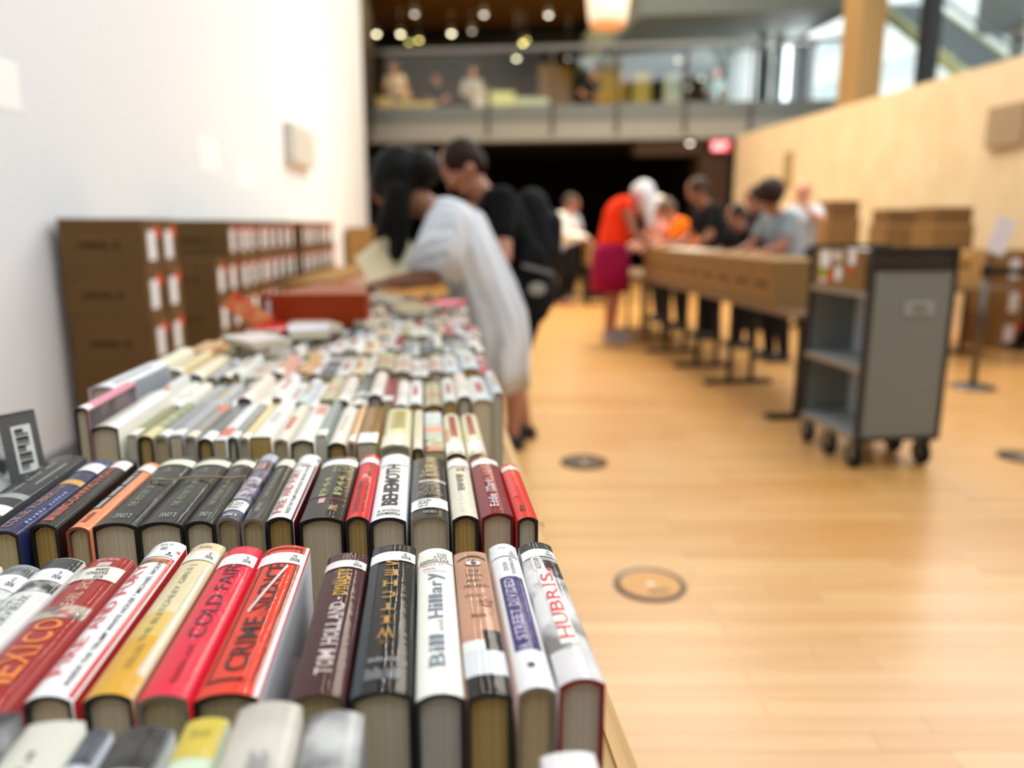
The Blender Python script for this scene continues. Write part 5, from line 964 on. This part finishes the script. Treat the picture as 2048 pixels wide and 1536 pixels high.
# yellow screens and dark openings on the upper back wall
for i, (px, Y, w_, z0, z1, cl, lb) in enumerate([(1215, 20.9, 1.0, .1, 1.75, 'b88a1e', 'mustard yellow panel on the upper floor, left of the dark opening'), (1282, 20.9, .5, .1, 1.75, 'c8a548', 'paler yellow panel right of the dark opening upstairs'), (1110, 21.6, .9, .0, 2.0, '6a5018', 'olive brown panel at the middle of the upper floor')]):
    p = at(px, 200, Y=Y); mb = MB(); mb.box(-w_/2, w_/2, -.03, .03, 0, z1, mat(cl, .7)); mb.box(-w_/2, -w_/2+.04, -.04, .04, 0, z1+.05, mat(cl, .6)); mb.box(w_/2-.04, w_/2, -.04, .04, 0, z1+.05, mat(cl, .6)); tag(mb.build('folding_screen', loc=(p.x, Y, UF)), lb, 'panel')
# white hanging blinds and dark uprights at the right end of the upper floor
for i, (px, Y, w_, z0, z1, cl, nm) in enumerate([(1490, 17.2, .52, .35, 1.55, 'f4f4f4', 'bright'), (1580, 17.0, .40, .05, 1.6, 'e9e9ec', 'pleated'), (1610, 16.9, .36, .2, 1.6, 'f0f0f2', 'broad'), (1462, 17.4, .3, .1, 1.55, 'b9bcc0', 'dull grey')]):
    p = at(px, 200, Y=Y); t = empty('blind', (p.x, Y, UF+z0)); mb = MB()
    for k in range(18): mb.box(-w_/2, w_/2, -.02+.012*(k % 2), -.005+.012*(k % 2), (z1-z0)*k/18+.004, (z1-z0)*(k+1)/18, mat(cl, .6))
    mb.build('slats', t); mb = MB(); mb.box(-w_/2-.02, w_/2+.02, -.04, .04, z1-z0, z1-z0+.06, mat('8c8f93', .4)); mb.build('head_rail', t); mb = MB(); mb.cyl((0, 0, z1-z0+.05), (0, 0, 5.15-UF-z0), .01, blk, 8); mb.build('cord', t)
    tag(t, '%s white hanging blind at the right end of the upper floor' % nm if nm != 'dull grey' else 'dull grey hanging blind left of the bright one upstairs', 'blind')
for i, (px, w_) in enumerate([(1520, .16), (1552, .16), (1600, .1)]):
    p = at(px, 200, Y=16.6); mb = MB(); mb.box(-w_/2, w_/2, -.08, .08, 0, 5.14-UF, mat('3b3f41', .5, .3)); mb.box(-w_/2-.04, w_/2+.04, -.12, .12, 0, .04, mat('3b3f41', .5, .3)); tag(mb.build('steel_upright', loc=(p.x, 16.6, UF)), '%s dark steel upright from the left at the right end of the upper floor' % ORD[i], 'post')

# ------------------------------------------------------------------ outside, beyond the window wall
t = empty('canopy', (0, 0, 0)); mb = MB(); a_, b_ = at(1985, 62, X=12), at(2090, 20, X=12); mb.box(11.6, 12.6, b_.y-2.5, a_.y, a_.z-.1, a_.z+.9, mat('8c8f93', .6)); mb.build('roof', t)
for yy in (a_.y-.4, b_.y-2.0): mb = MB(); mb.box(12.2, 12.4, yy-.1, yy+.1, 0, a_.z-.1, mat('9a9da0', .6)); mb.build('post', t)
tag(t, 'grey canopy outside at the upper right corner of the picture', 'canopy')
OZ = 2.0
mb = MB()
for k in range(7): mb.box(15, 15.4, -6+0, 34, k*1.6, k*1.6+.9, mat('f6f7f4', .7)); mb.box(15.05, 15.4, -6, 34, k*1.6+.9, k*1.6+1.6, mat('d5dadb', .4))
mb.box(15.3, 20, -6, 34, 0, 11.5, mat('cfd2d2', .7)); tag(mb.build('building'), 'pale building with grey window bands outside the right-hand windows', 'building')
t = empty('outdoor_stair', (10.2, 0, 0)); q0, q1 = at(1870, 62, X=10.2), at(1985, 150, X=10.2); q0.x = q1.x = 0; dd = q0-q1
for sx in (-.6, .6): mb = MB(); mb.bar(q1-dd*.6+Vector((sx, 0, 0)), q0+dd*.6+Vector((sx, 0, 0)), .06, .22, mat('e6e2b0', .6)); mb.build('stringer', t)
mb = MB()
for k in range(24): v = q1-dd*.6+dd*2.2*(k/23)+Vector((0, 0, .03)); mb.box(-.57, .57, v.y-.14, v.y+.14, v.z-.02, v.z+.02, mat('9fa3a6', .6))
mb.build('tread', t)
for sx in (-.6, .6): mb = MB(); mb.bar(q1-dd*.6+Vector((sx, 0, .95)), q0+dd*.6+Vector((sx, 0, .95)), .05, .05, mat('7c8084', .5)); mb.build('handrail', t)
v = q1-dd*.6; mb = MB(); mb.box(-.6, .6, v.y-1.2, v.y, v.z-.15, v.z, mat('8a8d90', .6)); mb.box(-.5, -.3, v.y-.6, v.y-.4, 0, v.z-.15, mat('8a8d90', .6)); mb.box(.3, .5, v.y-.6, v.y-.4, 0, v.z-.15, mat('8a8d90', .6)); mb.build('landing', t)
tag(t, 'outdoor stair with pale yellow sides seen through the upper right windows', 'stair')
mb = MB(); mb.box(8.4, 30, -8, 40, -.3, 0, mat('b5b5b0', .8)); struct(mb, 'floor_outside')
